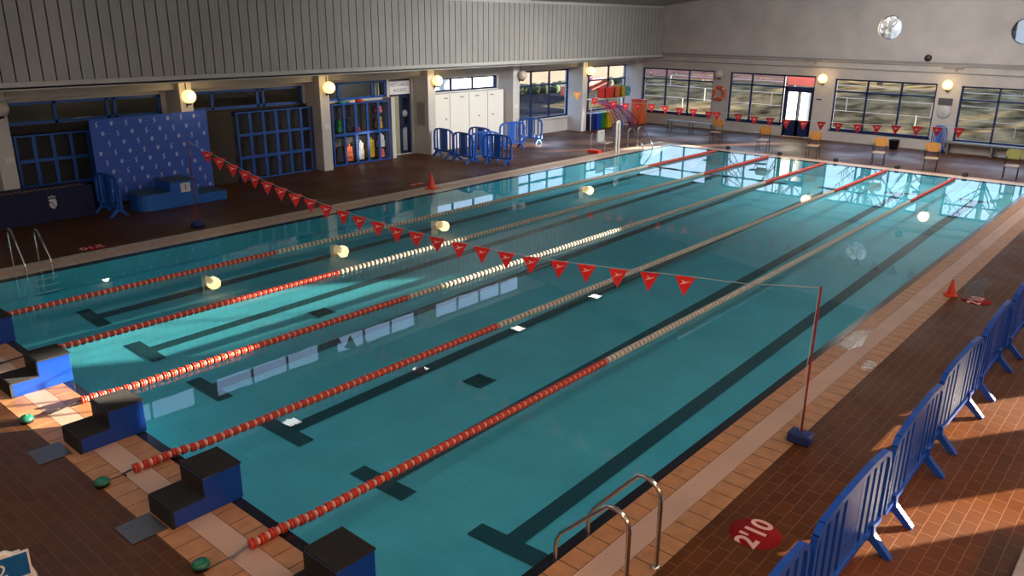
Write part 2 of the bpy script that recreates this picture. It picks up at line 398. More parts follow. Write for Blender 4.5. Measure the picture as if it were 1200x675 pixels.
rows(0.11, 0.34, 'nflr'); rows(0.60, 0.87, 'nlr')
ring(jt, 0.11, 0.34, -0.25, -0.001)
jt.box((GX0, GY0, -0.25), (GX1, -0.60, -0.001)); jt.box((GX0, -0.6, -0.25), (-0.6, GY1, -0.001)); jt.box((W+0.6, -0.6, -0.25), (GX1, GY1, -0.001))
struct(tl.build('trim_3', [cop_mat, cop_pale_light])); struct(jt.build('trim_4', cop_joint))

# basin
bs = MB(); NXg, NYg = 24, 40
vs = []; fs = []
for j in range(NYg+1):
    for i in range(NXg+1):
        x = W*i/NXg; y = L*j/NYg; vs.append((x, y, floor_z(x, y)))
for j in range(NYg):
    for i in range(NXg):
        a = j*(NXg+1)+i; fs.append((a, a+1, a+NXg+2, a+NXg+1))
bs.add(vs, fs, 0)
struct(bs.build('pool_floor', pool_tile))
wl = MB()
wl.box((-0.25, -0.25, -1.4), (0, L+0.25, -0.035)); wl.box((W, -0.25, -1.4), (W+0.25, L+0.25, -0.035))
wl.box((0, -0.25, -1.4), (W, 0, -0.035)); wl.box((0, L, -1.4), (W, L+0.25, -0.035))
wl.box((0, 0, -1.4), (0.14, L, -0.40))
struct(wl.build('pool_wall', pool_wall_m))
wt = MB(); vs = []; fs = []
wt.add([(0,0,-0.012),(W,0,-0.012),(W,L,-0.012),(0,L,-0.012)], [(0,1,2,3)])
wtr = wt.build('pool_water', water_m); struct(wtr)
# lane lines on the floor
def floor_strip(mb, x0, x1, y0, y1):
    n = max(1, int((y1-y0)/0.6)); v = []; f = []
    for k in range(n+1):
        y = y0 + (y1-y0)*k/n
        for j in range(3):
            x = x0 + (x1-x0)*j/2; v.append((x, y, floor_z(x, y)+0.012))
    for k in range(n):
        for j in range(2): f.append((k*3+j, k*3+j+1, k*3+j+4, k*3+j+3))
    mb.add(v, f)
ln = MB()
for i in range(6):
    x = lane_x(i)
    floor_strip(ln, x-0.125, x+0.125, 2.12, 22.9)
    floor_strip(ln, x-0.5, x+0.5, 1.87, 2.12); floor_strip(ln, x-0.5, x+0.5, 22.9, 23.15)
struct(ln.build('trim_5', line_m))
dr = MB()
for x, y in ((3.86, 5.17), (8.32, 4.92)):
    z = floor_z(x, y)+0.01
    dr.box((x-0.19, y-0.19, z-0.01), (x+0.19, y+0.19, z+0.012))
    for k in range(6): dr.box((x-0.16, y-0.15+k*0.055, z+0.012), (x+0.16, y-0.13+k*0.055, z+0.02))
struct(dr.build('trim_6', line_m))

# ---- left wall ----
def wall_x(mb, x0, x1, y0, y1, z0, z1, holes, mi=0):
    """wall slab thin in x with rectangular holes (ya, yb, za, zb)"""
    ysl = sorted({y0, y1, *[h[0] for h in holes], *[h[1] for h in holes]})
    for a, b in zip(ysl[:-1], ysl[1:]):
        if a < y0 or b > y1: continue
        hs = sorted([(h[2], h[3]) for h in holes if h[0] <= a and h[1] >= b]); z = z0
        for c, d in hs:
            if c > z: mb.box((x0, a, z), (x1, b, c), mi)
            z = d
        if z < z1: mb.box((x0, a, z), (x1, b, z1), mi)
def wall_y(mb, y0, y1, x0, x1, z0, z1, holes, mi=0):
    xsl = sorted({x0, x1, *[h[0] for h in holes], *[h[1] for h in holes]})
    for a, b in zip(xsl[:-1], xsl[1:]):
        if a < x0 or b > x1: continue
        hs = sorted([(h[2], h[3]) for h in holes if h[0] <= a and h[1] >= b]); z = z0
        for c, d in hs:
            if c > z: mb.box((a, y0, z), (b, y1, c), mi)
            z = d
        if z < z1: mb.box((a, y0, z), (b, y1, z1), mi)

PY = [2.9, 7.52, 12.1, 16.75, 21.4, 26.1]
# holes in the left wall: upper strips behind cages, entrance, locker bay window, big windows
LH = [(3.2, 7.2, 2.10, 2.66), (7.8, 11.85, 2.10, 2.66), (12.4, 15.35, 2.10, 2.68),
      (15.45, 16.5, 0.02, 2.68), (17.6, 21.15, 2.12, 2.62), (22.55, 26.0, 0.66, 2.70), (26.45, 30.7, 0.70, 2.76)]
lw = MB(); wall_x(lw, WX-0.25, WX, NY, FARY, 0, 3.07, LH)
struct(lw.build('wall_left', white_wall))
# dark lining of the first two bays behind the cages
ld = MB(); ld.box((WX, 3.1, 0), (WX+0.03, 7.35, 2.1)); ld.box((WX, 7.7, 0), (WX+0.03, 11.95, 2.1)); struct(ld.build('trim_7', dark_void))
bw = MB()
v = [(-0.001,0)]
bw.box((-5.72, 8.05, 0), (-5.5, 9.05, 2.08)); struct(bw.build('trim_8', brick_d))
nv = MB(); nv.box((-5.75, 7.75, 0), (-5.45, 8.0, 2.12)); struct(nv.build('trim_9', navy_dark))
# pillars
for k, y in enumerate(PY):
    p = MB(); p.box((WX, y-0.18, 0), (PX, y+0.18, 3.07)); struct(p.build('pillar_%d' % (k+1), white_wall, bevel=0.01))
p = MB(); p.box((WX, 30.55, 0), (-5.25, FARY, 3.07)); struct(p.build('pillar_7', white_wall))
# beam over windows + soffit + fascia + cladding
bmh = MB(); bmh.box((WX, NY, 2.80), (-5.35, FARY, 3.07)); struct(bmh.build('trim_10', grey_beam))
sf = MB(); sf.box((WX-0.25, NY, 3.07), (FX+0.06, FARY, 3.14)); sf.box((FX-0.02, NY, 3.10), (FX+0.06, FARY, 3.25)); struct(sf.build('trim_11', grey_beam))
CLZ0, CLZ1 = 5.36, 6.06
cl = MB()
cl.box((FX-0.25, NY, 3.14), (FX-0.03, FARY, CLZ0), 1)
y = NY
while y < FARY:
    y1 = min(y+0.285, FARY)
    cl.box((FX-0.03, y+0.016, 3.25), (FX, y1-0.016, CLZ0-0.04), 0)
    for q in (0.09, 0.19): cl.box((FX, y+q, 3.25), (FX+0.004, y+q+0.006, CLZ0-0.04), 0)
    y = y1
struct(cl.build('wall_left_cladding', [panel_m, seam_m]))
ct = MB(); ct.box((FX-0.35, NY, CLZ0-0.04), (FX+0.02, FARY, CLZ0)); struct(ct.build('trim_12', grey_beam))
# clerestory groups
CG = [(-5.6, -2.4), (-1.7, 1.7), (2.4, 6.4), (7.0, 10.74), (11.39, 15.01), (15.97, 20.9)]
cw = MB(); wall_x(cw, FX-0.3, FX-0.1, NY, FARY, CLZ0, 6.35, [(a, b, CLZ0+0.04, CLZ1) for a, b in CG]); struct(cw.build('wall_left_upper', grey_beam))
def window(name, plane, pos, u0, u1, z0, z1, us, zs, mat=frame_m, w=0.055, depth=0.07, pane_mat=glass_m, bars=None):
    """framed window in a wall; us vertical mullions, zs horizontal transoms"""
    fn = (lambda u, z, d: (pos+d, u, z)) if plane == 'x' else (lambda u, z, d: (u, pos+d, z))
    f = MB()
    def bar(ua, ub, za, zb): f.box(fn(ua, za, -depth/2), fn(ub, zb, depth/2))
    bar(u0, u0+w, z0, z1); bar(u1-w, u1, z0, z1); bar(u0, u1, z0, z0+w); bar(u0, u1, z1-w, z1)
    for u in us: bar(u-w/2, u+w/2, z0, z1)
    for z in zs: bar(u0, u1, z-w/2, z+w/2)
    o = struct(f.build(name, mat))
    g = MB(); a = fn(u0+0.01, z0+0.01, 0); b = fn(u1-0.01, z0+0.01, 0); c = fn(u1-0.01, z1-0.01, 0); d = fn(u0+0.01, z1-0.01, 0)
    g.add([a, b, c, d], [(0, 1, 2, 3)]); g.build('pane', pane_mat, o)
    return o
wi = 1
for a, b in CG:
    n_ = max(2, round((b-a)/1.25)); us = [a+(b-a)*k/n_ for k in range(1, n_)]
    window('window_%d' % wi, 'x', FX-0.2, a, b, CLZ0+0.04, CLZ1, us, [], grey_beam); wi += 1
# left wall windows
window('window_%d' % wi, 'x', WX-0.1, 3.2, 7.2, 2.10, 2.66, [4.45, 5.75, 5.95], [], blue_frame, 0.08); wi += 1
window('window_%d' % wi, 'x', WX-0.1, 7.8, 11.85, 2.10, 2.66, [8.75, 10.25, 10.45], [], blue_frame, 0.08); wi += 1
window('window_%d' % wi, 'x', WX-0.1, 12.4, 15.35, 2.10, 2.68, [13.3, 14.75], [], blue_frame, 0.07); wi += 1
window('window_%d' % wi, 'x', WX-0.1, 17.6, 21.15, 2.12, 2.62, [18.6, 19.8], [], frame_m, 0.06); wi += 1
window('window_%d' % wi, 'x', WX-0.1, 22.55, 26.0, 0.66, 2.70, [23.4, 24.65], [2.08], frame_m, 0.07); wi += 1
window('window_%d' % wi, 'x', WX-0.1, 26.45, 30.7, 0.70, 2.76, [27.6, 29.2], [2.10], frame_m, 0.07); wi += 1
sl = MB(); sl.box((WX-0.02, 22.5, 0.60), (WX+0.12, 26.05, 0.66)); struct(sl.build('trim_13', white_wall))
# entrance door
dz = 2.10
dfm = MB()
for a, b in ((15.45, 15.52), (16.43, 16.5), (16.02, 16.07)): dfm.box((WX-0.2, a, 0), (WX-0.1, b, 2.68 if a != 16.02 else dz))
dfm.box((WX-0.2, 15.45, dz), (WX-0.1, 16.5, dz+0.06)); dfm.box((WX-0.2, 15.45, 2.62), (WX-0.1, 16.5, 2.68))
door1 = struct(dfm.build('door_1', frame_m))
dp = MB(); dp.box((WX-0.19, 15.52, 0.0), (WX-0.15, 16.02, dz)); dp.build('panel', pbr('olive_door', (0.30, 0.29, 0.20), 0.5), door1)
dl = MB(); dl.box((WX-0.17, 16.07, 0.0), (WX-0.12, 16.14, dz)); dl.box((WX-0.17, 16.36, 0), (WX-0.12, 16.43, dz)); dl.box((WX-0.17, 16.1, 0.0), (WX-0.12, 16.4, 0.12)); dl.box((WX-0.17, 16.1, 0.95), (WX-0.12, 16.4, 1.05)); dl.box((WX-0.17,16.1,2.0),(WX-0.12,16.4,dz))
dleaf = dl.build('leaf', frame_m, door1)
dg = MB(); dg.box((WX-0.15, 16.14, 0.12), (WX-0.145, 16.36, 0.95)); dg.build('lower_panel', mirror_panel, dleaf)
dg = MB(); dg.lathe([(0.001, 0), (0.13, 0.0), (0.13, 0.006), (0.001, 0.006)], (WX-0.12, 16.25, 1.45), 'x', 20); dg.build('round_sticker', mirror_panel, dleaf)
dh = MB(); dh.tube([(WX-0.10, 16.11, 0.9), (WX-0.06, 16.11, 0.95), (WX-0.06, 16.11, 1.25), (WX-0.10, 16.11, 1.3)], 0.012, 8); dh.build('handle', black_p, dleaf)
cr = MB(); cr.box((WX-1.6, 15.3, -0.05), (WX-0.25, 17.0, 0.0)); cr.box((WX-1.65, 15.2, 0), (WX-1.6, 17.0, 2.7)); cr.box((WX-1.6, 15.15, 0), (WX-0.25, 15.2, 2.7)); cr.box((WX-1.6, 16.95, 0), (WX-0.25, 17.0, 2.7)); cr.box((WX-1.65,15.15,2.7),(WX-0.25,17.0,2.75))
struct(cr.build('wall_corridor', white_wall))
br_ = MB(); br_.box((-10.2, 2.2, 0), (-10.0, 15.1, 3.0)); br_.box((-10.2, 2.2, 3.0), (WX-0.25, 15.1, 3.1)); br_.box((-10.2, 2.0, 0), (WX-0.25, 2.2, 3.0)); br_.box((-10.0, 12.3, 0), (WX-0.25, 12.4, 3.0)); br_.box((-10.0, 15.0, 0), (WX-0.25, 15.1, 3.0))
struct(br_.build('wall_back_room', pbr('back_room_plaster', (0.30, 0.28, 0.24), 0.8)))
for y_, e_ in ((5.8, 5), (9.5, 2), (13.8, 16)):
    l = D.lights.new('back_room_lamp', 'POINT'); l.energy = e_; l.color = (1, 0.9, 0.7) if e_ < 10 else (0.8, 0.9, 1.0); l.shadow_soft_size = 0.1
    lo = D.objects.new('back_room_lamp', l); COL.objects.link(lo); lo.location = (-8.0, y_, 2.8)
jb = MB(); jb.box((WX, 15.16, 0), (-5.48, 15.32, 2.12)); struct(jb.build('trim_14', white_wall))
# lockers bay: white panel wall
lk = MB(); lk.box((WX, 17.05, 0), (-5.55, 21.15, 2.08)); lk_o = struct(lk.build('wall_locker_bay', locker_m, bevel=0.006))
ls = MB()
for y in (18.1, 19.15, 20.2): ls.box((-5.55, y-0.006, 0.05), (-5.545, y+0.006, 2.05))
ls.build('seam', seam_m, lk_o)
for y in (17.9, 18.75, 19.6, 20.45):
    h_ = MB(); h_.box((-5.55, y-0.09, 1.90), (-5.53, y+0.09, 1.94)); h_.build('vent_slot', conduit_m, lk_o)
for y in (17.9, 19.7, 20.5):
    h_ = MB(); h_.lathe([(0.001, 0.03), (0.03, 0.03), (0.03, 0)], (-5.55, y, 1.15), 'x', 12); h_.build('lock', conduit_m, lk_o)

# ---- far wall ----
FH = [(-5.22, -1.42, 0.56, 2.62), (-0.62, 3.28, 0.50, 2.60), (4.1, 8.0, 0.46, 2.54), (8.84, 12.7, 0.44, 2.50), (13.5, 17.6, 0.44, 2.5)]
DH = (2.02, 3.28, 0.0, 0.52)
RW = [(5.93, 4.57), (10.55, 4.50), (15.15, 4.5), (19.75-2.1, 4.5)]
fw = MB()
wall_y(fw, FARY, FARY+0.3, WX-0.25, RX+0.25, 0, 3.3, FH + [DH])
struct(fw.build('wall_far', far_wall_m))
fu = MB(); RR = 0.52
holes = [(x-RR, x+RR, z-RR, z+RR) for x, z in RW]
wall_y(fu, FARY+0.03, FARY+0.3, WX-0.25, RX+0.25, 3.3, 9.0, holes)
# fill the square holes down to round ones
for x, z in RW:
    N = 32
    for k in range(N):
        t0, t1 = 2*PI*k/N, 2*PI*(k+1)/N
        def sq(t):
            c, s_ = math.cos(t), math.sin(t); q = RR/max(abs(c), abs(s_)); return (x+c*q, z+s_*q)
        ci = lambda t: (x+0.45*math.cos(t), z+0.45*math.sin(t))
        a, b, c_, d_ = ci(t0), ci(t1), sq(t1), sq(t0)
        vv = [(p[0], yy, p[1]) for yy in (FARY+0.03, FARY+0.3) for p in (a, b, c_, d_)]
        fu.add(vv, [(0,1,2,3), (7,6,5,4), (0,4,5,1)])
struct(fu.build('wall_far_upper', far_wall_m))
rfm = pbr('round_window_ring', (0.55, 0.57, 0.62), 0.5)
for x, z in RW:
    f = MB(); N = 40
    f.tube([(x+0.45*math.cos(2*PI*k/N), FARY+0.2, z+0.45*math.sin(2*PI*k/N)) for k in range(N)], 0.022, 8, closed=True)
    o = struct(f.build('window_%d' % wi, frame_m)); wi += 1
    g = MB(); g.lathe([(0.0005, 0), (0.45, 0)], (x, FARY+0.2, z), 'y', 40, smooth=False); g.build('pane', round_pane, o)
for k, (a, b, c, d) in enumerate(FH):
    us = [a+(b-a)/3, a+2*(b-a)/3]; zs = [c+(d-c)*0.755]
    if k == 0: us = [-3.95, -2.72]
    if k == 1: us = [0.42, 1.90]
    if k == 1:
        f = window('window_%d' % wi, 'y', FARY+0.12, a, b, c, d, us, zs, frame_m, 0.07)
    else:
        f = window('window_%d' % wi, 'y', FARY+0.12, a, b, c, d, us, zs, frame_m, 0.065)
    wi += 1
    s_ = MB(); s_.box((a-0.03, FARY-0.03, c-0.05), ((1.95 if k == 1 else b)+0.03, FARY+0.3, c), 0); struct(s_.build('trim_%d' % (20+k), frame_m))
# door in far wall
df = MB()
df.box((1.98, FARY+0.06, 0), (2.08, FARY+0.16, 2.1)); df.box((3.2, FARY+0.06, 0), (3.29, FARY+0.16, 2.1)); df.box((2.0, FARY+0.06, 1.98), (3.28, FARY+0.16, 2.1))
door2 = struct(df.build('door_2', frame_m))
for a, b in ((2.08, 2.63), (2.65, 3.2)):
    q = MB(); q.box((a, FARY+0.07, 0.02), (a+0.06, FARY+0.13, 1.98)); q.box((b-0.06, FARY+0.07, 0.02), (b, FARY+0.13, 1.98)); q.box((a, FARY+0.07, 0.02), (b, FARY+0.13, 0.72)); q.box((a, FARY+0.07, 1.9), (b, FARY+0.13, 1.98))
    lf = q.build('leaf', frame_m, door2)
    q = MB(); q.add([(a+0.06, FARY+0.10, 0.72), (b-0.06, FARY+0.10, 0.72), (b-0.06, FARY+0.10, 1.9), (a+0.06, FARY+0.10, 1.9)], [(0, 1, 2, 3)]); q.build('frosted_pane', frost_pane, lf)
    q = MB(); q.box((a+0.1, FARY+0.04, 1.0), (a+0.14, FARY+0.07, 1.12)); q.build('handle', black_p, lf)
# conduits on the far wall, fascia line
cd = MB()
cd.box((FX, FARY-0.07, 3.27), (RX, FARY+0.03, 3.33))
cd.tube([(-4.2, FARY-0.03, 2.98), (RX, FARY-0.03, 2.92)], 0.018, 6); cd.tube([(-4.2, FARY-0.05, 3.20), (RX, FARY-0.05, 3.20)], 0.012, 6)
struct(cd.build('trim_30', conduit_m))
# low white bench/heater shelf along the far wall, right
# ---- right wall, near wall, roof ----
RHS = [(8.9, 10.2, 0.8, 1.6), (11.7, 13.4, 0.8, 1.6), (16.6, 20.9, 3.85, 4.95), (24.6, 30.6, 4.15, 5.0)]
rw = MB(); wall_x(rw, RX, RX+0.25, NY, FARY, 0, 9, RHS); struct(rw.build('wall_right', white_wall))
for k, (a, b, c, d) in enumerate(RHS):
    zs = [] if k < 2 else [c+(d-c)*t for t in ((0.3, 0.55, 0.78) if k == 2 else (0.12, 0.26, 0.38, 0.55, 0.66, 0.84))]
    window('window_%d' % wi, 'x', RX+0.12, a, b, c, d, [(a+b)/2] if k == 3 else [], zs, frame_m, 0.06 if k < 2 else 0.032); wi += 1
nw = MB(); nw.box((WX-0.25, NY-0.25, 0), (RX+0.25, NY, 9)); struct(nw.build('wall_near', white_wall))
def roof_z(x): return 6.25 + 0.07*(x-FX)
rf = MB()
def roofslab(x0, x1, y0, y1):
    rf.add([(x0,y0,roof_z(x0)),(x1,y0,roof_z(x1)),(x1,y1,roof_z(x1)),(x0,y1,roof_z(x0)),
            (x0,y0,roof_z(x0)+0.3),(x1,y0,roof_z(x1)+0.3),(x1,y1,roof_z(x1)+0.3),(x0,y1,roof_z(x0)+0.3)],
           [(0,3,2,1),(4,5,6,7),(0,1,5,4),(1,2,6,5),(2,3,7,6),(3,0,4,7)])
roofslab(FX-0.3, RX+0.25, NY-0.25, FARY+0.3)
struct(rf.build('ceiling', ceil_m))
lc = MB()   # lower ceiling past the clerestory
lc.add([(FX-0.3,21.3,5.40),(3.0,21.3,6.35),(3.0,FARY+0.03,6.35),(FX-0.3,FARY+0.03,5.40),(FX-0.3,21.3,5.5),(3.0,21.3,6.5),(3.0,FARY+0.03,6.5),(FX-0.3,FARY+0.03,5.5)],
       [(0,3,2,1),(4,5,6,7),(0,1,5,4),(1,2,6,5),(2,3,7,6),(3,0,4,7)])
struct(lc.build('ceiling_lower', ceil_m))

# right side spectator step
st = MB(); st.box((15.82, NY, 0), (RX, 4.35, 0.35)); struct(st.build('floor_step', concrete, bevel=0.01))

# ------------------------------------------------------------------ outside
og = MB(); og.box((-90, -30, -0.3), (WX-0.25, 60, -0.06)); og.box((WX-0.25, FARY+0.3, -0.3), (70, 34.5, -0.06))
struct(og.build('ground_outside', asphalt))
gh = MB(); vs = []; fs = []
NX, NY_ = 60, 24
for j in range(NY_+1):
    for i in range(NX+1):
        x = -14+ 84*i/NX; y = 33.5+ 40*j/NY_
        t_ = min(1, max(0, (y-33.5)/12.0))
        vs.append((x, y, -0.08 + 1.25*t_*t_*(3-2*t_) + 0.12*math.sin(x*0.9+y*0.7)*t_))
for j in range(NY_):
    for i in range(NX): a = j*(NX+1)+i; fs.append((a, a+1, a+NX+2, a+NX+1))
gh.add(vs, fs, 0, True); struct(gh.build('ground_hill', grass_m))
# fence beyond the hill
fe = MB()
for k in range(8): 
    x = -16+2.0*k; fe.box((x, 46.0, 1.0), (x+0.1, 46.1, 2.35))
for z in (1.3, 1.6, 1.9, 2.2): fe.box((-16, 46.1, z-0.13), (-1.9, 46.14, z+0.13))
tag(fe.build('board_fence', redfence), 'reddish brown board fence on the hill beyond the far windows', 'fence')
aw = MB(); aw.box((1.1, 33.3, 2.02), (2.45, 33.36, 2.42)); aw.box((1.1, 33.3, -0.06), (1.16, 33.36, 2.1)); aw.box((2.39, 33.3, -0.06), (2.45, 33.36, 2.1))
tag(aw.build('red_awning', awning), 'red awning panel outside above the double door', 'awning')
fb = MB(); fb.box((0.9, 34.0, 0.1), (2.1, 34.05, 1.85)); fb.box((0.95, 34.02, -0.1), (1.0, 34.08, 0.15)); fb.box((2.0, 34.02, -0.1), (2.05, 34.08, 0.15))
tag(fb.build('pale_banner_outside', frost_m), 'pale yellow panel standing in sunlight outside the double door', 'panel')
# white post-and-rope fences on the hill
for k, (yy, zz) in enumerate(((36.5, 0.35), (39.0, 0.75), (42.0, 1.15))):
    rfence = thing('rail_fence', ('pale rail fence on the grass, nearest to the pool hall', 'pale rail fence halfway up the grassy slope', 'pale rail fence highest up the grassy slope')[k], 'fence', (0, yy, 0), 0, 'rail fences on the slope')
    q = MB(); q.tube([(-10, 0, zz+0.45), (10, 0, zz+0.35)], 0.018, 6); q.build('rail', rail_m, rfence)
    for i in range(6):
        q = MB(); x = -10+4*i; q.box((x-0.02, -0.02, -0.1), (x+0.02, 0.02, zz+0.42)); q.build('post', rail_m, rfence)
# bare trees
def tree(x, y, h, r, mat, label, seed, rz=0):
    rnd = random.Random(seed); tr = MB(); bx = x; zb = 1.0
    tp = [(0, 0, 0), (0.1*rnd.uniform(-1, 1), 0, h*0.35), (0.25*rnd.uniform(-1, 1), 0.1, h*0.7), (0.3*rnd.uniform(-1, 1), 0, h)]
    tr.tube(tp, [r, r*0.8, r*0.5, r*0.15], 7)
    for k in range(22):
        t_ = rnd.uniform(0.25, 0.95); base = Vector((0.15*rnd.uniform(-1, 1), 0, h*t_)); a = rnd.uniform(0, 2*PI); l = h*rnd.uniform(0.12, 0.30)*(1.2-t_)+0.4
        tip = base + Vector((math.cos(a)*l, math.sin(a)*l, l*rnd.uniform(0.6, 1.3)))
        mid = (base+tip)/2 + Vector((0, 0, -0.05))
        tr.tube([base, mid, tip], [r*0.3, r*0.18, r*0.05], 5)
        for q_ in range(3):
            a2 = rnd.uniform(0, 2*PI); b2 = base.lerp(tip, rnd.uniform(0.4, 0.9)); tr.tube([b2, b2+Vector((math.cos(a2)*l*0.4, math.sin(a2)*l*0.4, l*0.5))], [r*0.12, r*0.04], 4)
    o = tr.build('bare_tree', mat, None, (x, y, zb-0.15)); tag(o, label, 'tree'); return o
TL = [(-9.5, 50, 9, .16), (-7, 54, 10, .18), (-4.2, 49, 9, .15), (-2.0, 56, 11, .2), (0.3, 49.5, 9.5, .17), (2.2, 52, 10, .2), (4.1, 48.5, 10, .22), (5.5, 58, 11, .18), (8.2, 64.0, 10, .2), (8.6, 47.3, 11, .26), (10.6, 55, 10, .2), (18.5, 49, 11, .22)]
for k, (x, y, h, r) in enumerate(TL):
    tree(x, y, h, r, pale_bark if k in (6, 9) else bark,
         ['bare tree outside', 'slender bare tree outside'][k % 2] + ', number %s from the left beyond the far windows' % ['one','two','three','four','five','six','seven','eight','nine','ten','eleven','twelve'][k], 100+k)
bh = MB(); bh.box((-20, 70, 0), (11, 71.5, 3.2)); bh.box((-20, 69.8, 3.2), (11, 71.7, 3.4)); tag(bh.build('long_brown_building', annex_m), 'long low brown building behind the bare trees', 'building')
# unseen sun blockers added right of the view; gaps between let sun streaks in
bA = MB(); bA.box((12.5, 60, 0), (16.9, 60.6, 9.8)); bA.box((12.5, 60, 0), (20.7, 60.6, 5.0)); bA.box((17.5, 60, 5.0), (20.7, 60.6, 9.8)); tag(bA.build('sun_blocker', annex_m), 'unseen brown sun blocker added beyond the hill', 'building')
bB = MB(); bB.box((22.3, 60, 0), (23.2, 60.6, 9.6)); bB.box((22.3, 60, 0), (28.0, 60.6, 5.0)); bB.box((24.3, 60, 5.0), (28.0, 60.6, 9.6)); bB.box((28.0, 60, 0), (37.2, 64, 14.0)); bB.box((37.2, 60, 0), (70, 63, 9.4)); tag(bB.build('sun_blocker', annex_m), 'unseen stepped sun blocker added right of the other blocker', 'building')
# left side: buildings and hedge
q = MB(); q.box((-29, 24, -0.06), (-21, 37.5, 4.4)); q.box((-29.2, 23.8, 4.4), (-20.8, 37.7, 4.6)); tag(q.build('white_building', white_ext), 'white rendered building outside the left windows', 'building')
q = MB(); q.box((-34, 38, -0.06), (-23, 72, 4.2)); q.box((-34.2, 37.9, 4.2), (-22.8, 72.2, 4.45)); tag(q.build('tan_building', tan_wall), 'tan building outside the left windows beyond a hedge', 'building')
q = MB()
for k in range(60): 
    a = random.uniform(-20.2, -19.4); b = 37.8+k*0.45; q.sphere((a, b, 0.25), random.uniform(0.38, 0.46), 8, 6)
tag(q.build('clipped_hedge', hedge_m), 'low clipped hedge in front of the tan building', 'hedge')
q = MB(); q.prism([(0,0),(4.1,0),(4.1,0.55),(3.3,0.7),(2.7,1.15),(1.2,1.15),(0.6,0.7),(0,0.6)], lambda u, v, d: (-16+d, 38.5+u, 0.15+v), 0, 1.7)
cart = tag(q.build('parked_car', pbr('car_red', (0.35, 0.05, 0.03), 0.3), bevel=0.05), 'red car parked outside the left windows', 'car')
for yy in (39.3, 41.8):
    for xx in (-14.28, -16.0): 
        q = MB(); q.lathe([(0.001, -0.09), (0.31, -0.09), (0.31, 0.09), (0.001, 0.09)], (xx, yy, 0.26), 'x', 16); q.build('wheel', black_p, cart)

# ------------------------------------------------------------------ starting blocks
def make_block(loc, label):
    t_ = thing('starting_block', label, 'starting block', loc, 0, 'starting blocks')
    prof = [(0.02, 0), (0.02, 0.395), (-0.38, 0.385), (-0.38, 0.185), (-0.72, 0.18), (-0.70, 0.0)]
    b_ = MB(); b_.prism(prof, lambda u, v, d: (d, u, v), -0.225, 0.225); b_.build('body', block_blue, t_, bevel=0.006)
    tp = MB(); tp.box((-0.228, -0.375, 0.386), (0.228, 0.03, 0.406))
    for k in range(18): tp.box((-0.21+k*0.0247, -0.36, 0.406), (-0.205+k*0.0247, 0.015, 0.410))
    tp.build('top_tread', block_black, t_)
    tp = MB(); tp.box((-0.228, -0.725, 0.180), (0.228, -0.385, 0.198)); tp.box((-0.22, -0.387, 0.19), (0.22, -0.381, 0.386))
    for k in range(18): tp.box((-0.21+k*0.0247, -0.71, 0.198), (-0.205+k*0.0247, -0.40, 0.202))
    tp.build('step_tread', block_black, t_)
    bp_ = MB(); bp_.box((-0.228, -0.732, 0.0), (0.228, -0.702, 0.182)); bp_.build('back_plate', block_black, t_)
    return t_
BL = ['blue starting block at the left edge of the photo, in the second lane from the left', 'blue starting block lit by the sun, in the third lane from the left',
      'blue starting block with dark treads in the fourth lane, between the second and third green anchors', 'starting block at the bottom edge of the photo, nearest the camera ladder']
bx0 = None
BLAB = {1: 'blue starting block cut by the left edge of the photo', 2: 'bright blue starting block lit by the sun',
        3: 'blue starting block just left of the loose end of the fourth rope', 4: 'blue starting block between the two longest rope ends in the foreground',
        5: 'blue starting block cut by the bottom edge of the photo'}
for i in range(1, 6):
    loc = (lane_x(i), 0.0, 0.003)
    if bx0 is None: bx0 = make_block(loc, BLAB[i])
    else: dup(bx0, loc, BLAB[i])
# metal plates on the deck behind blocks
for i, (x, y) in enumerate(((7.25, -0.86), (9.38, -0.83))):
    q = MB(); q.box((-0.19, -0.17, 0), (0.19, 0.17, 0.008)); 
    for a in (-0.1, 0.1): q.lathe([(0.012, 0.008), (0.012, 0.013), (0.001, 0.013)], (a, -0.1, 0), 'z', 8)
    tag(q.build('deck_plate', dull_steel, None, (x, y-0.09, 0.004)), ('metal plate on the deck behind the fourth-lane block', 'metal plate on the deck behind the block nearer the camera')[i], 'plate', 'metal deck plates')

# ------------------------------------------------------------------ lane ropes
def fill_float(mb, cx, y, z, cream):
    if cream:
        mb.lathe([(0.014, y-0.036), (0.050, y-0.030), (0.050, y+0.030), (0.014, y+0.036)], (cx,0,z), 'y', 12, 0)
        mb.lathe([(0.036, y-0.054), (0.036, y+0.054)], (cx,0,z), 'y', 8, 1)
    else:
        for k in range(2):
            y0 = y-0.051+0.031*k
            mb.lathe([(0.012, y0), (0.052, y0+0.003), (0.052, y0+0.022), (0.012, y0+0.025)], (cx,0,z), 'y', 12, 0)
        mb.lathe([(0.012, y+0.011), (0.034, y+0.016), (0.041, y+0.028), (0.034, y+0.044), (0.012, y+0.052)], (cx,0,z), 'y', 12, 1)
def float_mesh(cols, cream):
    mb = MB(); fill_float(mb, 0, 0, 0, cream)
    me = D.meshes.new('float')
    me.from_pydata(mb.v, [], mb.f)
    for c in cols: me.materials.append(c)
    for p_, mi, sm in zip(me.polygons, mb.mi, mb.sm): p_.material_index = mi; p_.use_smooth = sm
    return me
fm_red = float_mesh((red_float, pink_float), False); fm_cream = float_mesh((cream_float, cream_dark), True)
RL = ['first lane rope from the left, red then cream floats', 'second lane rope from the left, red then cream floats, ending beside the sunlit block',
      'middle lane rope, partly lit white by the sun', 'fourth lane rope from the left, its loose end lying on the grate', 'lane rope nearest the camera, with the largest red floats']
ROPE_START = [-0.02, -0.02, -0.22, -0.52, -0.42]
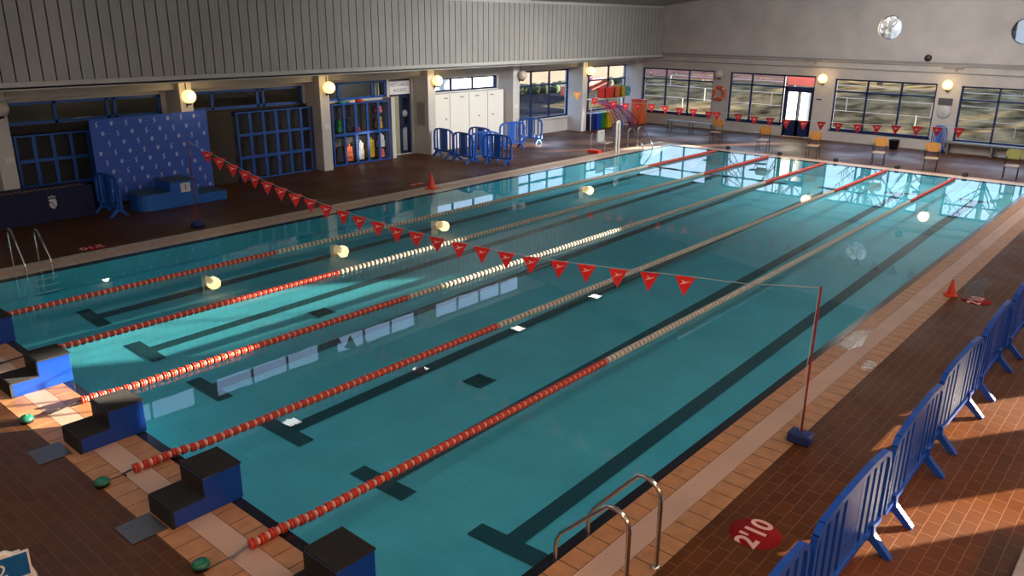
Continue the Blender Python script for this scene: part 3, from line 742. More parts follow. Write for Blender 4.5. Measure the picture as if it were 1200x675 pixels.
for i in range(5):
    x = rope_x(i); ys0 = ROPE_START[i]
    t_ = thing('lane_rope', RL[i], 'lane rope', (x, 0, 0), 0, 'lane ropes across the pool')
    def rz_(y):
        if y < 0.25: return 0.056 + (0.0 if y < 0 else -0.03*y/0.25)
        if y > 24.8: return 0.03
        return 0.026
    n_f = int((24.9-ys0)/0.106)
    rest = MB()
    q = MB(); q.tube([(0, -0.83, 0.05), (0, ys0-0.15, 0.035), (0, ys0, 0.056), (0, 0.3, 0.026), (0, 24.9, 0.03), (0, 25.35, 0.06)], 0.006, 6)
    q.tube([(0.012, -0.6, 0.02), (0.01, ys0-0.12, 0.05), (0, ys0-0.02, 0.056)], 0.012, 6)
    q.build('cable', black_p if i != 4 else dull_steel, t_)
    for k in range(n_f):
        y = ys0 + 0.06 + 0.106*k
        red = y < 5.35 or y > 19.9
        if k < 100:
            o = D.objects.new('float', fm_red if red else fm_cream); COL.objects.link(o); o.parent = t_; o.location = (0, y, rz_(y))
        else:
            b0 = len(rest.mi); fill_float(rest, 0, y, 0.026, not red)
            if red:
                for j in range(b0, len(rest.mi)): rest.mi[j] += 2
    o = rest.build('float', [cream_float, cream_dark, red_float, pink_float], t_); o['kind'] = 'stuff'
# green rope anchors
for i, x in enumerate((6.27, 8.35, 10.35)):
    q = MB(); q.lathe([(0.001, 0.090), (0.045, 0.086), (0.070, 0.070), (0.078, 0.050), (0.078, 0.040)], (0,0,0), 'z', 20, 0)
    q.lathe([(0.070, 0.040), (0.070, 0.0), (0.001, 0.0)], (0,0,0), 'z', 20, 1); q.lathe([(0.02, 0.086), (0.02, 0.098), (0.001, 0.10)], (0,0,0), 'z', 10, 0)
    tag(q.build('rope_anchor', [green_p, black_p], None, (x, -0.84, 0.004)), ('green capped anchor lit by the sun, behind the middle rope', 'green capped anchor behind the fourth rope', 'green capped anchor nearest the bottom of the photo, behind the closest rope')[i], 'rope anchor', 'green rope anchors')
# far end anchors
for i in range(5):
    q = MB(); q.lathe([(0.001, 0.13), (0.07, 0.12), (0.09, 0.08), (0.09, 0.0)], (0,0,0), 'z', 14)
    tag(q.build('far_anchor', black_p, None, (rope_x(i)+0.12, 25.62, 0.004)), 'small black anchor on the far pool edge at the end of the %s rope' % ('first','second','third','fourth','fifth')[i], 'rope anchor', 'black anchors on the far edge')

# ------------------------------------------------------------------ pool ladders
def arc_rail(x_deck, x_in, ztop, zbend, yy=0, r=0.021, s=1):
    """handrail from deck foot over the edge down into the water, local x positive = deck side"""
    pts = [(x_deck, yy, 0.0), (x_deck, yy, ztop*0.80)]
    for k in range(1, 7):
        a = PI/2*k/6*1.25; rad = ztop*0.2
        pts.append((x_deck - s*rad*(1-math.cos(a)), yy, ztop*0.80 + rad*math.sin(a)))
    pts += [(x_in + s*0.05, yy, zbend+0.10), (x_in + s*0.01, yy, zbend+0.02), (x_in, yy, zbend-0.06), (x_in, yy, -0.75)]
    return pts
lt = thing('pool_ladder', 'steel pool ladder in the foreground at the right edge of the pool', 'pool ladder', (W, 1.6, 0.0))
for yy, zt in ((-0.25, 0.80), (0.25, 0.86)):
    q = MB(); q.tube(arc_rail(0.83, 0.08, zt, 0.20, yy), 0.021, 12); q.build('handrail', steel, lt)
    q = MB(); q.lathe([(0.048, 0.004), (0.048, 0.012), (0.026, 0.03), (0.022, 0.03)], (0.83, yy, 0), 'z', 16); q.build('foot_flange', steel, lt)
for z in (-0.10, -0.36, -0.62):
    q = MB(); q.box((-0.06, -0.23, z-0.012), (0.0, 0.23, z+0.012)); q.build('tread', black_p, lt)
lt2 = thing('pool_ladder', 'steel pool ladder at the dark left end of the pool', 'pool ladder', (0, 1.62, 0.0))
for yy, zt in ((-0.23, 0.78), (0.23, 0.68)):
    q = MB(); q.tube([(-a[0], a[1], a[2]) for a in arc_rail(0.86, 0.20, zt, 0.14, yy)], 0.020, 12); q.build('handrail', steel, lt2)
for k in range(4):
    z = -0.10-0.13*k; q = MB(); q.box((0.02, -0.21, z-0.01), (0.10, 0.21, z+0.01)); q.build('tread', pbr('pale_tread', (0.35, 0.62, 0.70), 0.5) if k == 0 else D.materials['pale_tread'], lt2)
# far-left steel access stairs / lift
lt3 = thing('pool_ladder', 'small steel ladder in the far left corner of the pool', 'pool ladder', (0.0, 23.3, 0))
for yy in (-0.35, 0.35):
    q = MB(); q.tube([(-a[0], a[1], a[2]) for a in arc_rail(0.7, 0.02, 0.80, 0.16, yy)], 0.022, 10); q.build('handrail', steel, lt3)
    for s_ in (0.35,): pass
for z in (-0.12, -0.4):
    q = MB(); q.box((0.0, -0.33, z-0.012), (0.09, 0.33, z+0.012)); q.build('tread', steel, lt3)
pl = thing('pool_lift', 'steel pool access lift with seat and tall looped rail at the far left edge', 'pool lift', (-0.35, 21.7, 0))
q = MB()
N = 12
pth = [(0, -0.09, -0.02), (0, -0.09, 1.1)] + [(0, -0.09*math.cos(PI*k/N), 1.1+0.09*math.sin(PI*k/N)) for k in range(1, N)] + [(0, 0.09, 1.1), (0, 0.09, -0.02)]
q.tube(pth, 0.042, 10); q.build('mast', pbr('mast_steel', (0.80, 0.77, 0.68), 0.3, metal=0.3), pl)
q = MB(); q.tube([(-0.05, 0, 0.35), (-0.5, 0, 0.38), (-0.55, 0, 0.6)], 0.018, 8); q.tube([(-0.95, -0.35, 0.0), (-0.95, -0.35, 0.62), (-0.95, -0.3, 0.66)], 0.016, 8)
q.tube([(0, -0.05, 0.6), (-0.35, -0.25, 0.58), (-0.4, -0.25, 0.02)], 0.016, 8); q.build('arm', steel, pl)
q = MB(); q.box((-0.75, -0.22, 0.33), (-0.35, 0.22, 0.38)); q.box((-0.79, -0.22, 0.38), (-0.74, 0.22, 0.8)); q.build('seat', pbr('lift_seat', (0.5, 0.5, 0.5), 0.5), pl)
q = MB(); q.box((-0.98, -0.5, 0.0), (-0.5, -0.25, 0.10)); q.build('base_box', toy_red, pl)

# ------------------------------------------------------------------ flags
def flag_mesh(w, h, main):
    mb = MB()
    mb.add([(-w/2, 0, 0), (w/2, 0, 0), (0, 0.012, -h), (-w/2, 0.003, 0), (w/2, 0.003, 0), (0, 0.015, -h)], [(0, 2, 1), (3, 4, 5), (0, 1, 4, 3), (1, 2, 5, 4), (2, 0, 3, 5)], 0)
    for sgn, yy in ((1, -0.0012), (-1, 0.0075)):
        P = [(-0.07, -0.115), (-0.02, -0.082), (0.075, -0.062), (0.02, -0.09)]
        Q = [(-0.05, -0.05), (0.0, -0.066), (-0.004, -0.078), (-0.02, -0.082)]
        for poly in (P, Q):
            mb.add([(a*w/0.27, yy + (0.012*(-b)/h), b) for a, b in poly], [(0, 1, 2, 3) if sgn > 0 else (3, 2, 1, 0)], 1)
    me = D.meshes.new('flag'); me.from_pydata(mb.v, [], mb.f)
    me.materials.append(main); me.materials.append(flag_mark)
    for p_, mi in zip(me.polygons, mb.mi): p_.material_index = mi
    return me
fmesh = flag_mesh(0.27, 0.27, flag_red); fmesh_o = flag_mesh(0.30, 0.30, flag_orange)
def pole_stand(loc, h, boxed, label):
    t_ = thing('flag_stand', label, 'flag stand', loc)
    q = MB(); q.tube([(0, 0, 0.05), (0, 0, h)], 0.013, 10); q.build('pole', red_pole, t_)
    q = MB()
    if boxed: q.box((-0.13, -0.09, 0), (0.13, 0.09, 0.13)); q.build('weight', navy_box, t_, bevel=0.02)
    else: q.lathe([(0.001, 0), (0.15, 0), (0.165, 0.05), (0.16, 0.10), (0.10, 0.14), (0.03, 0.15), (0.001, 0.15)], (0,0,0), 'z', 20); q.build('weight', navy_box, t_)
    if not boxed:
        q = MB(); q.tube([(0.02, 0.02, 0.5), (-0.09, -0.05, 0.2), (-0.02, 0, 0.12)], 0.006, 6); q.build('cord', red_pole, t_)
    else:
        q = MB(); q.tube([(-0.012, -0.012, 1.86), (-0.03, -0.03, 0.7), (-0.015, -0.01, 0.14)], 0.004, 6); q.build('cord', string_m, t_)
    return t_
pole_stand((13.43, 4.93, 0.004), 1.91, True, 'thin red flag pole on a navy weight on the right deck')
pole_stand((-1.25, 5.45, 0.004), 1.99, False, 'thin red flag pole on a round navy weight in front of the podium')
FT = [242.7,257,272.4,286.7,298,313,329,346,363.5,382,402,421,443,465,488,512,538.5,565,593.5,623,656,688,724.7,762,803.5]
NEARF = [(0.02,1.92),(0.36,1.85),(0.74,1.78),(1.10,1.72),(1.42,1.67),(1.86,1.60),(2.28,1.54),(2.78,1.49),(3.28,1.44),(3.78,1.40),(4.28,1.37),(4.70,1.35),(5.20,1.325),(5.68,1.305),(6.16,1.295),(6.63,1.29),(7.10,1.29),(7.55,1.295),(7.99,1.305),(8.42,1.325),(8.88,1.35),(9.30,1.385),(9.76,1.43),(10.20,1.48),(10.62,1.55)]
def px_to_Y(px, py, Y):
    d = [R[0][i]*(px-600)/933.85 + R[1][i]*(py-337.5)/933.85 + R[2][i] for i in range(3)]
    t_ = (Y-CAMLOC[1])/d[1]; return (CAMLOC[0]+d[0]*t_, Y, CAMLOC[2]+d[2]*t_)
# tops of the flags as they hang in the plane between the two poles
KN = [(242.7,177.5),(272.4,193),(312.6,213),(346,227),(382,240),(421,253.5),(465,266.5),(512,278),(538.5,284),(593.5,295.5),(623,301),(656,306),(688,310),(724.7,315),(762,319),(803.5,323.5)]
def interp(x, K):
    for (a, b), (c, d) in zip(K[:-1], K[1:]):
        if a <= x <= c: return b+(d-b)*(x-a)/(c-a)
    return K[-1][1] if x > K[-1][0] else K[0][1]
fl1 = thing('flag_line', 'long string of red triangular flags crossing above the near half of the pool', 'bunting', (0, 5.2, 0), 0, 'backstroke flag lines')
pts = [(-1.25, 0.25, 1.98)]
for x in FT:
    P_ = px_to_Y(x, interp(x, KN), 5.2); pts.append((P_[0], 0, P_[2]))
    o = D.objects.new('flag', fmesh); COL.objects.link(o); o.parent = fl1; o.location = (P_[0], 0.0, P_[2]-0.002)
    o.rotation_euler = (random.uniform(-0.1, 0.1), 0.03, random.uniform(0.55, 0.85))
P_ = px_to_Y(880, 329, 5.2); pts.append((P_[0], -0.15, P_[2])); pts.append((13.43, -0.27, 1.90))
q = MB(); q.tube(pts, 0.006, 6); q.build('string', string_m, fl1)
FT2 = [(676.6,108),(697,115),(719,119),(733.5,121),(747.7,121.5),(764,122),(780,124),(796.5,126.5),(813,128),(831,130.5),(840.5,131.5),(865.5,133.5),(884.5,136.5),(903,138),(922,140),(942,141.5),(963,142.5),(983,144),(1005.5,145.5),(1028,146),(1050.5,147),(1075,148),(1099,149),(1124.5,150)]
fl2 = thing('flag_line', 'string of small red triangular flags crossing above the far end of the pool', 'bunting', (0, 20, 0), 0, 'backstroke flag lines')
pts = [px_to_Y(640, 100, 20)]
pts = [(pts[0][0], 0, pts[0][2])]
for k, (x, y) in enumerate(FT2):
    P_ = px_to_Y(x, y, 20); pts.append((P_[0], 0, P_[2]))
    o = D.objects.new('flag', fmesh_o if k == 0 else fmesh); COL.objects.link(o); o.parent = fl2; o.location = (P_[0], 0, P_[2]-0.002); o.rotation_euler = (random.uniform(-0.15, 0.15), 0, random.uniform(0.3, 0.7))
    if k == 0: o['label'] = 'orange flag'
pts += [(12.6, 0, pts[-1][2]+0.08), (13.5, 0, 2.35)]
pts = [(-2.3, 0, 2.45)] + pts[1:]
q = MB(); q.tube(pts, 0.005, 5); q.build('string', string_m, fl2)

# ------------------------------------------------------------------ plastic barriers
def barrier_proto(length, label, mat, grp, nslat=5):
    t_ = thing('plastic_barrier', label, 'barrier', (0,0,0), 0, grp)
    # panel lies along local x, frame profile with rounded top
    L2 = length/2; H = 1.0; z0 = 0.22; sw = length*0.027 if length > 1.5 else 0.024
    q = MB()
    path = [(-L2+0.02, 0, z0), (-L2+0.02, 0, H-0.20), (-L2+0.05, 0, H-0.10), (-L2+0.14, 0, H-0.04), (-L2*0.4, 0, H-0.005), (L2*0.4, 0, H-0.005), (L2-0.14, 0, H-0.04), (L2-0.05, 0, H-0.10), (L2-0.02, 0, H-0.20), (L2-0.02, 0, z0)]
    for a, b in zip(path[:-1], path[1:]): q.beam(a, b, 0.055, 0.055, 0, up=(0, 1, 0))
    q.beam(path[-1], path[0], 0.055, 0.07, 0, up=(0, 1, 0))
    q.tube([(-L2-0.005, 0, 0.5), (-L2-0.005, 0, 0.58)], 0.03, 8); q.tube([(L2+0.005, 0, 0.72), (L2+0.005, 0, 0.80)], 0.03, 8)
    q.build('frame', mat, t_)
    for k in range(nslat):
        x = -L2 + length*(k+1)/(nslat+1)
        top = H-0.03
        q = MB(); w = 0.05 if k != nslat//2 else 0.0
        if k == nslat//2:
            q.box((x-length*0.11, -0.014, z0+0.03), (x+length*0.11, 0.014, top))
            for zz in (0.42, 0.52): q.box((x-length*0.06, -0.018, zz), (x+length*0.06, 0.018, zz+0.03), 0)
            q.build('centre_panel', mat, t_)
        else:
            q.box((x-sw, -0.016, z0+0.02), (x+sw, 0.016, top)); q.build('slat', mat, t_)
    for x in (-L2*0.68, L2*0.68):
        q = MB()
        q.prism([(-0.05, 0.30), (0.05, 0.30), (0.06, 0.20), (0.235, 0.02), (0.235, 0.0), (0.17, 0.0), (0.03, 0.12), (-0.03, 0.12), (-0.17, 0.0), (-0.235, 0.0), (-0.235, 0.02), (-0.06, 0.20)], lambda u, v, d: (x+d, u, v), -0.035, 0.035)
        q.build('foot', mat, t_, bevel=0.006)
    return t_
bp = barrier_proto(1.76, '', blue_plastic, 'blue barriers along the right deck', 9)
RBL = ['blue plastic barrier cut by the bottom edge of the photo, right deck', 'blue plastic barrier on the right deck, beside the painted red depth mark', 'blue plastic barrier on the right deck, second full one from the bottom of the photo',
       'blue plastic barrier on the right deck, third full one from the bottom of the photo', 'blue plastic barrier on the right deck, fourth full one from the bottom of the photo', 'blue plastic barrier at the right edge of the photo']
for k in range(6):
    loc = (14.67+0.01*((k*7) % 3-1), 0.93+1.835*k, 0.003)
    rz = PI/2 + (0.02, -0.015, 0.01, -0.02, 0.012, 0)[k]
    if k == 0: bp.location = loc; bp.rotation_euler = (0,0,rz); bp['label'] = RBL[0]
    else: dup(bp, loc, RBL[k], rz)
bq = barrier_proto(1.12, 'dark blue barrier leftmost in the group before the white lockers', mid_blue_plastic, 'blue barriers before the white lockers', 5)
bq.location = (-4.40, 16.62, 0.003); bq.rotation_euler = (0,0,-0.12)
for x, y, rz, lab in ((-3.13, 16.32, 0.12-0.25, 'blue barrier second from the left in the group before the white lockers'),
                      (-2.78, 17.05, 1.15, 'blue barrier turned end-on in the middle of the group before the lockers'),
                      (-1.98, 16.80, 0.22, 'lighter blue barrier at the front right of the group before the lockers'),
                      (-3.72, 17.80, 0.0, 'blue barrier standing behind the others, before the lockers'),
                      (-3.95, 19.85, 1.25, 'blue barrier turned edgewise below the big left window'),
                      (-4.45, 21.55, 0.1, 'blue barrier standing below the big left window')):
    dup(bq, (x, y, 0.003), lab, rz)
# barrier by the banner
bb = dup(bq, (-3.95, 4.62, 0.003), 'dark blue barrier seen end-on between the table and the banner', 0.08)

# ------------------------------------------------------------------ cones
def cone(loc, h, label):
    t_ = thing('traffic_cone', label, 'cone', loc, 0.3, 'orange cones')
    q = MB(); q.lathe([(h*0.27, 0.02), (h*0.25, 0.05), (h*0.05, h*0.97), (h*0.035, h), (0.001, h)], (0,0,0), 'z', 20); q.build('cone_body', cone_m, t_)
    q = MB(); q.box((-h*0.36, -h*0.36, 0), (h*0.36, h*0.36, 0.025)); q.build('base', cone_m, t_, bevel=0.006)
cone((13.36, 12.0, 0.004), 0.30, 'small orange cone on the right pool edge'); cone((-0.56, 12.35, 0.004), 0.44, 'orange cone on the left pool edge')

# ------------------------------------------------------------------ painted depth marks
def depth_mark(x, y, rz, label):
    t_ = thing('depth_mark', label, 'floor marking', (x, y, 0.003), rz, 'red depth marks')
    q = MB(); N = 28; q.lathe([(0.001, 0.0015), (0.245, 0.0015), (0.245, 0)], (0,0,0), 'z', N); q.build('disc', cone_m2, t_)
    q = MB(); q.text("2'10", 0.29, Matrix.Translation((0, 0, 0.0025)), ext=0.0005, off=0.008); q.build('digits', sign_text, t_)
depth_mark(13.81, 2.92, PI/2, 'red painted depth disc on the deck at the lower right')
depth_mark(13.78, 12.0, PI/2, 'red painted depth disc beside the small cone on the right deck')
depth_mark(-1.18, 3.0, -PI/2, 'red painted depth disc on the dark left deck near the ladder')
depth_mark(-1.36, 12.5, -PI/2, 'red painted depth disc beside the cone on the left deck')

# ------------------------------------------------------------------ puddles on the wet deck
mt, n, out = node_mat('puddle_water')
fr = n.nodes.new('ShaderNodeFresnel'); fr.inputs['IOR'].default_value = 1.33
tr = n.nodes.new('ShaderNodeBsdfTransparent'); tr.inputs['Color'].default_value = (0.93, 0.92, 0.92, 1)
gl = n.nodes.new('ShaderNodeBsdfGlossy'); gl.inputs['Roughness'].default_value = 0.10
mx = n.nodes.new('ShaderNodeMixShader'); tcn = n.nodes.new('ShaderNodeTexCoord')
t = n.nodes.new('ShaderNodeTexNoise'); t.inputs['Scale'].default_value = 22; bm = n.nodes.new('ShaderNodeBump'); bm.inputs['Strength'].default_value = 0.25; bm.inputs['Distance'].default_value = 0.01
n.links.new(tcn.outputs['Object'], t.inputs['Vector']); n.links.new(t.outputs['Fac'], bm.inputs['Height']); n.links.new(bm.outputs['Normal'], gl.inputs['Normal'])
n.links.new(fr.outputs[0], mx.inputs['Fac']); n.links.new(tr.outputs[0], mx.inputs[1]); n.links.new(gl.outputs[0], mx.inputs[2]); n.links.new(mx.outputs[0], out.inputs['Surface'])
puddle_m = mt
def puddle(x, y, rx, ry, label, seed, rz=0):
    rnd = random.Random(seed); N = 36; ph = [rnd.uniform(0, 6.28) for _ in range(4)]
    P = []
    for k in range(N):
        a = 2*PI*k/N; q_ = 1+0.16*math.sin(2*a+ph[0])+0.12*math.sin(3*a+ph[1])+0.10*math.sin(5*a+ph[2])+0.07*math.sin(9*a+ph[3])
        P.append((rx*q_*math.cos(a), ry*q_*math.sin(a)))
    mb = MB(); mb.add([(a, b, 0.0035) for a, b in P] + [(a*1.02, b*1.02, 0.0) for a, b in P], [tuple(range(N))] + [(i, N+i, N+(i+1) % N, (i+1) % N) for i in range(N)])
    o = mb.build('puddle', puddle_m, None, (x, y, 0.004)); o.rotation_euler = (0, 0, rz)
    return tag(o, label, 'puddle', 'puddles on the right deck')
puddle(12.80, 8.62, 0.13, 0.62, 'bright puddle on the pool edge tiles beside the flag string', 3)
puddle(13.30, 7.75, 0.07, 0.25, 'thin puddle across the outer tiles right of the grate', 4)
puddle(13.62, 12.75, 0.20, 0.75, 'puddle on the right deck beside the small cone', 5)

# ------------------------------------------------------------------ globe lamps
def lamp(loc, lit, label, wall):
    t_ = thing('globe_lamp', label, 'wall lamp', loc, 0 if wall == 'l' else -PI/2, 'globe wall lamps')
    # local +x = away from the wall
    q = MB(); q.sphere((0, 0, 0), 0.185, 24, 14); g = q.build('globe', globe_on if lit else globe_off, t_)
    q = MB(); q.lathe([(0.05, -0.22), (0.06, -0.19), (0.075, -0.165)], (0, 0, 0), 'z', 14); q.beam((0, 0, -0.19), (-0.16, 0, -0.19), 0.035, 0.05); q.beam((-0.15, 0, -0.14), (-0.15, 0, -0.26), 0.05, 0.02)
    if wall == 'l': q.tube([(-0.13, 0, -0.15), (-0.13, 0, 0.36)], 0.012, 6)
    q.build('bracket', black_p, t_)
    if lit:
        l = D.lights.new('lamp_light', 'POINT'); l.energy = 14; l.color = (1, 0.66, 0.30); l.shadow_soft_size = 0.19
        lo = D.objects.new('lamp_light', l); COL.objects.link(lo); lo.parent = t_; lo.location = (0.20, 0, 0.02)
LY = [2.91, 7.52, 12.18, 16.9, 21.6, 26.25]
LLAB = ['unlit globe lamp cut by the left edge of the photo', 'lit globe lamp above the blue logo banner', 'lit globe lamp between the two storage cages', 'lit globe lamp left of the white locker window', 'unlit globe lamp right of the locker window', 'lit globe lamp beside the toy shelf']
for k, y in enumerate(LY): lamp((-4.94, y, 2.63), k not in (0, 4), LLAB[k], 'l')
for x, z, lit, lab in ((-1.08, 2.50, False, 'unlit globe lamp above the lifebuoy'), (3.62, 2.52, True, 'lit globe lamp right of the far double door'), (8.38, 2.52, True, 'lit globe lamp above the wall clock')):
    lamp((x, 30.84, z), lit, lab, 'f')
# gallery lamps behind the camera (same globes, out of frame)
for x, y in ((18.1, 2.9), (18.1, -1.8), (15.0, -7.6)):
    l = D.lights.new('gallery_lamp', 'POINT'); l.energy = 210; l.color = (1, 0.50, 0.22); l.shadow_soft_size = 0.25
    lo = D.objects.new('gallery_lamp', l); COL.objects.link(lo); lo.location = (x, y, 2.9)
# ceiling floodlights mirrored in the water
for k, y in enumerate((7.07, 11.72, 16.35, 21.0)):
    t_ = thing('ceiling_floodlight', 'square ceiling floodlight, number %s from the near end' % ('one', 'two', 'three', 'four')[k], 'ceiling light', (-0.6, y, 5.5), 0, 'ceiling floodlights')
    q = MB(); q.box((-0.25, -0.2, 0.02), (0.25, 0.2, 0.14)); q.tube([(0, 0, 0.14), (0, 0, 1.0)], 0.015, 6); q.build('housing', black_p, t_)
    q = MB(); q.box((-0.22, -0.17, 0.0), (0.22, 0.17, 0.02)); q.build('lens', lamp_emit, t_)
# translucent roof domes whose glare shows on the wet right deck
for x, y, s_ in ((8.0, 25.7, 0.9),):
    q = MB(); z = roof_z(x)-0.04; q.box((x-s_, y-s_, z), (x+s_, y+s_, z+0.06)); o = q.build('window_40', dome_emit); struct(o)

# ------------------------------------------------------------------ storage cages on the left
def cage(y0, y1, z1, ncol, nrow, label, dbl=True):
    t_ = thing('storage_cage', label, 'storage cage', (-5.52, y0, 0.003))
    Lc = y1-y0; w = 0.085
    q = MB(); q.box((-0.30, 0, 0.02), (-0.28, Lc, z1)); q.build('back_panel', mesh_dark, t_)
    q = MB()
    for k in range(ncol+1):
        y = Lc*k/ncol; ww = w*1.25 if (k in (0, ncol, ncol//2) and dbl) else w
        q.box((-0.03, max(0, y-ww/2), 0), (0.0, min(Lc, y+ww/2), z1))
    for k in range(nrow+1):
        z = z1*k/nrow; q.box((-0.032, 0, max(0, z-w/2)), (0.002, Lc, min(z1, z+w/2)))
    for y in (0, Lc): q.beam((0, y, z1-0.03), (-0.30, y, z1-0.03), 0.04, 0.04); q.beam((-0.29, y, 0), (-0.29, y, z1), 0.04, 0.04)
    q.build('frame', blue_frame, t_)
    q = MB()
    n = int(Lc/0.075)
    for k in range(n): q.box((-0.022, k*0.075, 0.02), (-0.019, k*0.075+0.004, z1-0.02))
    for k in range(int(z1/0.075)): q.box((-0.019, 0.02, k*0.075), (-0.016, Lc-0.02, k*0.075+0.004))
    q.build('wire_mesh', wire_m, t_)
    q = MB(); q.box((-0.28, 0.02, z1-0.02), (-0.03, Lc-0.02, z1)); q.build('shelf_top', navy_dark, t_)
    return t_
cage(3.25, 7.15, 1.90, 9, 3, 'blue lattice storage cage behind the long draped table')
cage(9.20, 11.90, 2.03, 6, 3, 'blue lattice storage cage with dark compartments, right of the banner')
cage(12.65, 15.10, 2.03, 5, 2, 'blue lattice storage cage holding coloured swimming gear')
# gear seen inside the third cage
GEAR = [(12.95, 0.10, 0.55, 0.25, mesh_dark, 'dark bag low in the gear cage'), (13.35, 0.08, 0.62, 0.30, toy_orange, 'orange float stack low in the gear cage'),
        (13.85, 0.08, 0.72, 0.24, white_p, 'white kickboard stack low in the gear cage'), (14.3, 0.10, 0.75, 0.28, toy_yellow, 'yellow float bundle low in the gear cage'),
        (14.75, 0.06, 0.35, 0.26, toy_pink, 'pink float at the lower right of the gear cage'), (14.78, 0.42, 0.50, 0.26, white_p, 'white float stack above the pink float in the gear cage'),
        (13.4, 1.08, 0.55, 0.22, black_p, 'black bag on the upper shelf of the gear cage'), (13.75, 1.06, 0.16, 0.24, toy_red, 'red float on the upper shelf of the gear cage'),
        (14.72, 1.06, 0.50, 0.22, toy_yellow, 'yellow ring set on the upper shelf of the gear cage'), (14.72, 1.60, 0.28, 0.26, toy_pink, 'pink basket at the top right of the gear cage'),
        (13.05, 1.08, 0.45, 0.24, bin_green, 'green bag on the upper shelf of the gear cage')]
for y, z, h, w, mt_, lab in GEAR:
    q = MB(); 
    q.box((-0.09, -w/2, 0), (0.09, w/2, h*0.45)); q.box((-0.075, -w/2+0.03, h*0.45+0.004), (0.085, w/2-0.02, h*0.8)); q.sphere((0, 0, h*0.9-0.05), min(w*0.3, 0.075), 10, 6)
    tag(q.build('swim_float_stack', mt_, None, (-5.68, y, z+0.02), bevel=0.02), lab, 'swimming gear')
# items lying on top of the third cage
for y, mt_, lab in ((13.2, toy_teal, 'teal float on top of the gear cage'), (13.90, toy_red, 'red float on top of the gear cage'), (13.55, white_p, 'white float on top of the gear cage')):
    q = MB(); q.lathe([(0.001, 0), (0.14, 0.0), (0.16, 0.04), (0.12, 0.08), (0.001, 0.09)], (0,0,0), 'z', 14); tag(q.build('swim_float', mt_, None, (-5.66, y, 2.036)), lab, 'swimming gear')

# ------------------------------------------------------------------ notices on the pillars and walls
def plate(loc, wx, h, mat, label, axis='x', lines=(), tcol=None, name='wall_notice', cat='notice', tsize=0.05, th=0.008):
    t_ = thing(name, label, cat, loc)
    q = MB()
    if axis == 'x': q.box((0, -wx/2, -h/2), (th, wx/2, h/2))
    else: q.box((-wx/2, -th, -h/2), (wx/2, 0, h/2))
    q.build('board', mat, t_)
    if lines:
        q = MB()
        for k, s_ in enumerate(lines):
            z = (len(lines)-1)*tsize*0.6 - k*tsize*1.2
            if axis == 'x': M = Matrix.Translation((th+0.002, 0, z)) @ Matrix(((0,0,1,0),(1,0,0,0),(0,1,0,0),(0,0,0,1)))
            else: M = Matrix.Translation((0, -th-0.002, z)) @ Matrix(((1,0,0,0),(0,0,-1,0),(0,1,0,0),(0,0,0,1)))
            q.text(s_, tsize, M, ext=0.0008)
        q.build('lettering', tcol or navy_dark, t_)
    return t_
plate((WX-0.10, 16.02, 2.38), 0.95, 0.46, paper_m, 'white sign with two lines of dark letters above the entrance door', 'x', ('VESTUARIOS', 'ACCESO'), navy_dark, 'entrance_sign', 'sign', 0.155)
for y, lab in ((12.1, 'small notice on the pillar between the cages'), (21.4, 'small notice on the pillar right of the lockers'), (2.93, 'small notice on the pillar at the left edge of the photo')):
    plate((PX, y+0.02, 1.42), 0.20, 0.14, paper_m, lab, 'x')
plate((3.52, FARY, 1.66), 0.22, 0.05, navy_box, 'small dark notice on the far wall right of the double door', 'y')
plate((8.37, FARY, 1.89), 0.50, 0.26, pbr('board_dark', (0.06, 0.06, 0.075), 0.4), 'dark results board above the wall clock', 'y', name='notice_board', th=0.03)
ip = thing('information_panel', 'grey panel of fine text lines on the pillar side right of the entrance door', 'notice', (-5.50, 16.568, 1.45))
q = MB(); q.box((-0.22, -0.008, -0.42), (0.22, 0, 0.42)); q.build('board', pbr('panel_board', (0.40, 0.38, 0.34), 0.7), ip)
q = MB()
for k in range(11): q.box((-0.19, -0.011, 0.34-k*0.07), (0.19, -0.008, 0.365-k*0.07))
q.build('printed_lines', pbr('panel_lines', (0.22, 0.20, 0.18), 0.8), ip)
ck = thing('wall_clock', 'round grey wall clock on the far wall between the right windows', 'clock', (8.37, FARY, 1.50))
q = MB(); q.lathe([(0.001, -0.05), (0.22, -0.05), (0.25, -0.03), (0.25, 0)], (0,0,0), 'y', 30); q.build('face', pbr('clock_face', (0.42, 0.42, 0.44), 0.4), ck)
q = MB()
for k in range(12): a = PI*k/6; q.beam((0.18*math.sin(a), -0.053, 0.18*math.cos(a)), (0.21*math.sin(a), -0.053, 0.21*math.cos(a)), 0.012, 0.004)
q.beam((0, -0.055, 0), (0.09, -0.055, 0.10), 0.014, 0.004); q.beam((0, -0.055, 0), (-0.02, -0.055, -0.15), 0.010, 0.004); q.build('hands', black_p, ck)
sp = MB(); sp.lathe([(0.001, -0.10), (0.11, -0.10), (0.13, -0.07), (0.13, 0)], (0,0,0), 'y', 20); tag(sp.build('round_speaker', black_p, None, (7.5, FARY+0.03, 3.42+0.05)), 'round black speaker high on the far wall', 'speaker')
lb = thing('lifebuoy', 'red and white lifebuoy hanging on the far wall between two windows', 'lifebuoy', (-1.06, FARY-0.06, 1.64))
q = MB(); N = 32
for s0 in range(N):
    pass
q.tube([(0.27*math.cos(2*PI*k/N), 0, 0.27*math.sin(2*PI*k/N)) for k in range(N)], 0.075, 12, closed=True); q.build('ring', buoy_red, lb)
q = MB()
for a in (45, 135, 225, 315):
    a = math.radians(a); q.tube([(0.27*math.cos(a+d_), 0, 0.27*math.sin(a+d_)) for d_ in (-0.09, -0.03, 0.03, 0.09)], 0.078, 12)
q.build('band', pbr('buoy_white', (0.75, 0.55, 0.48), 0.5), lb)
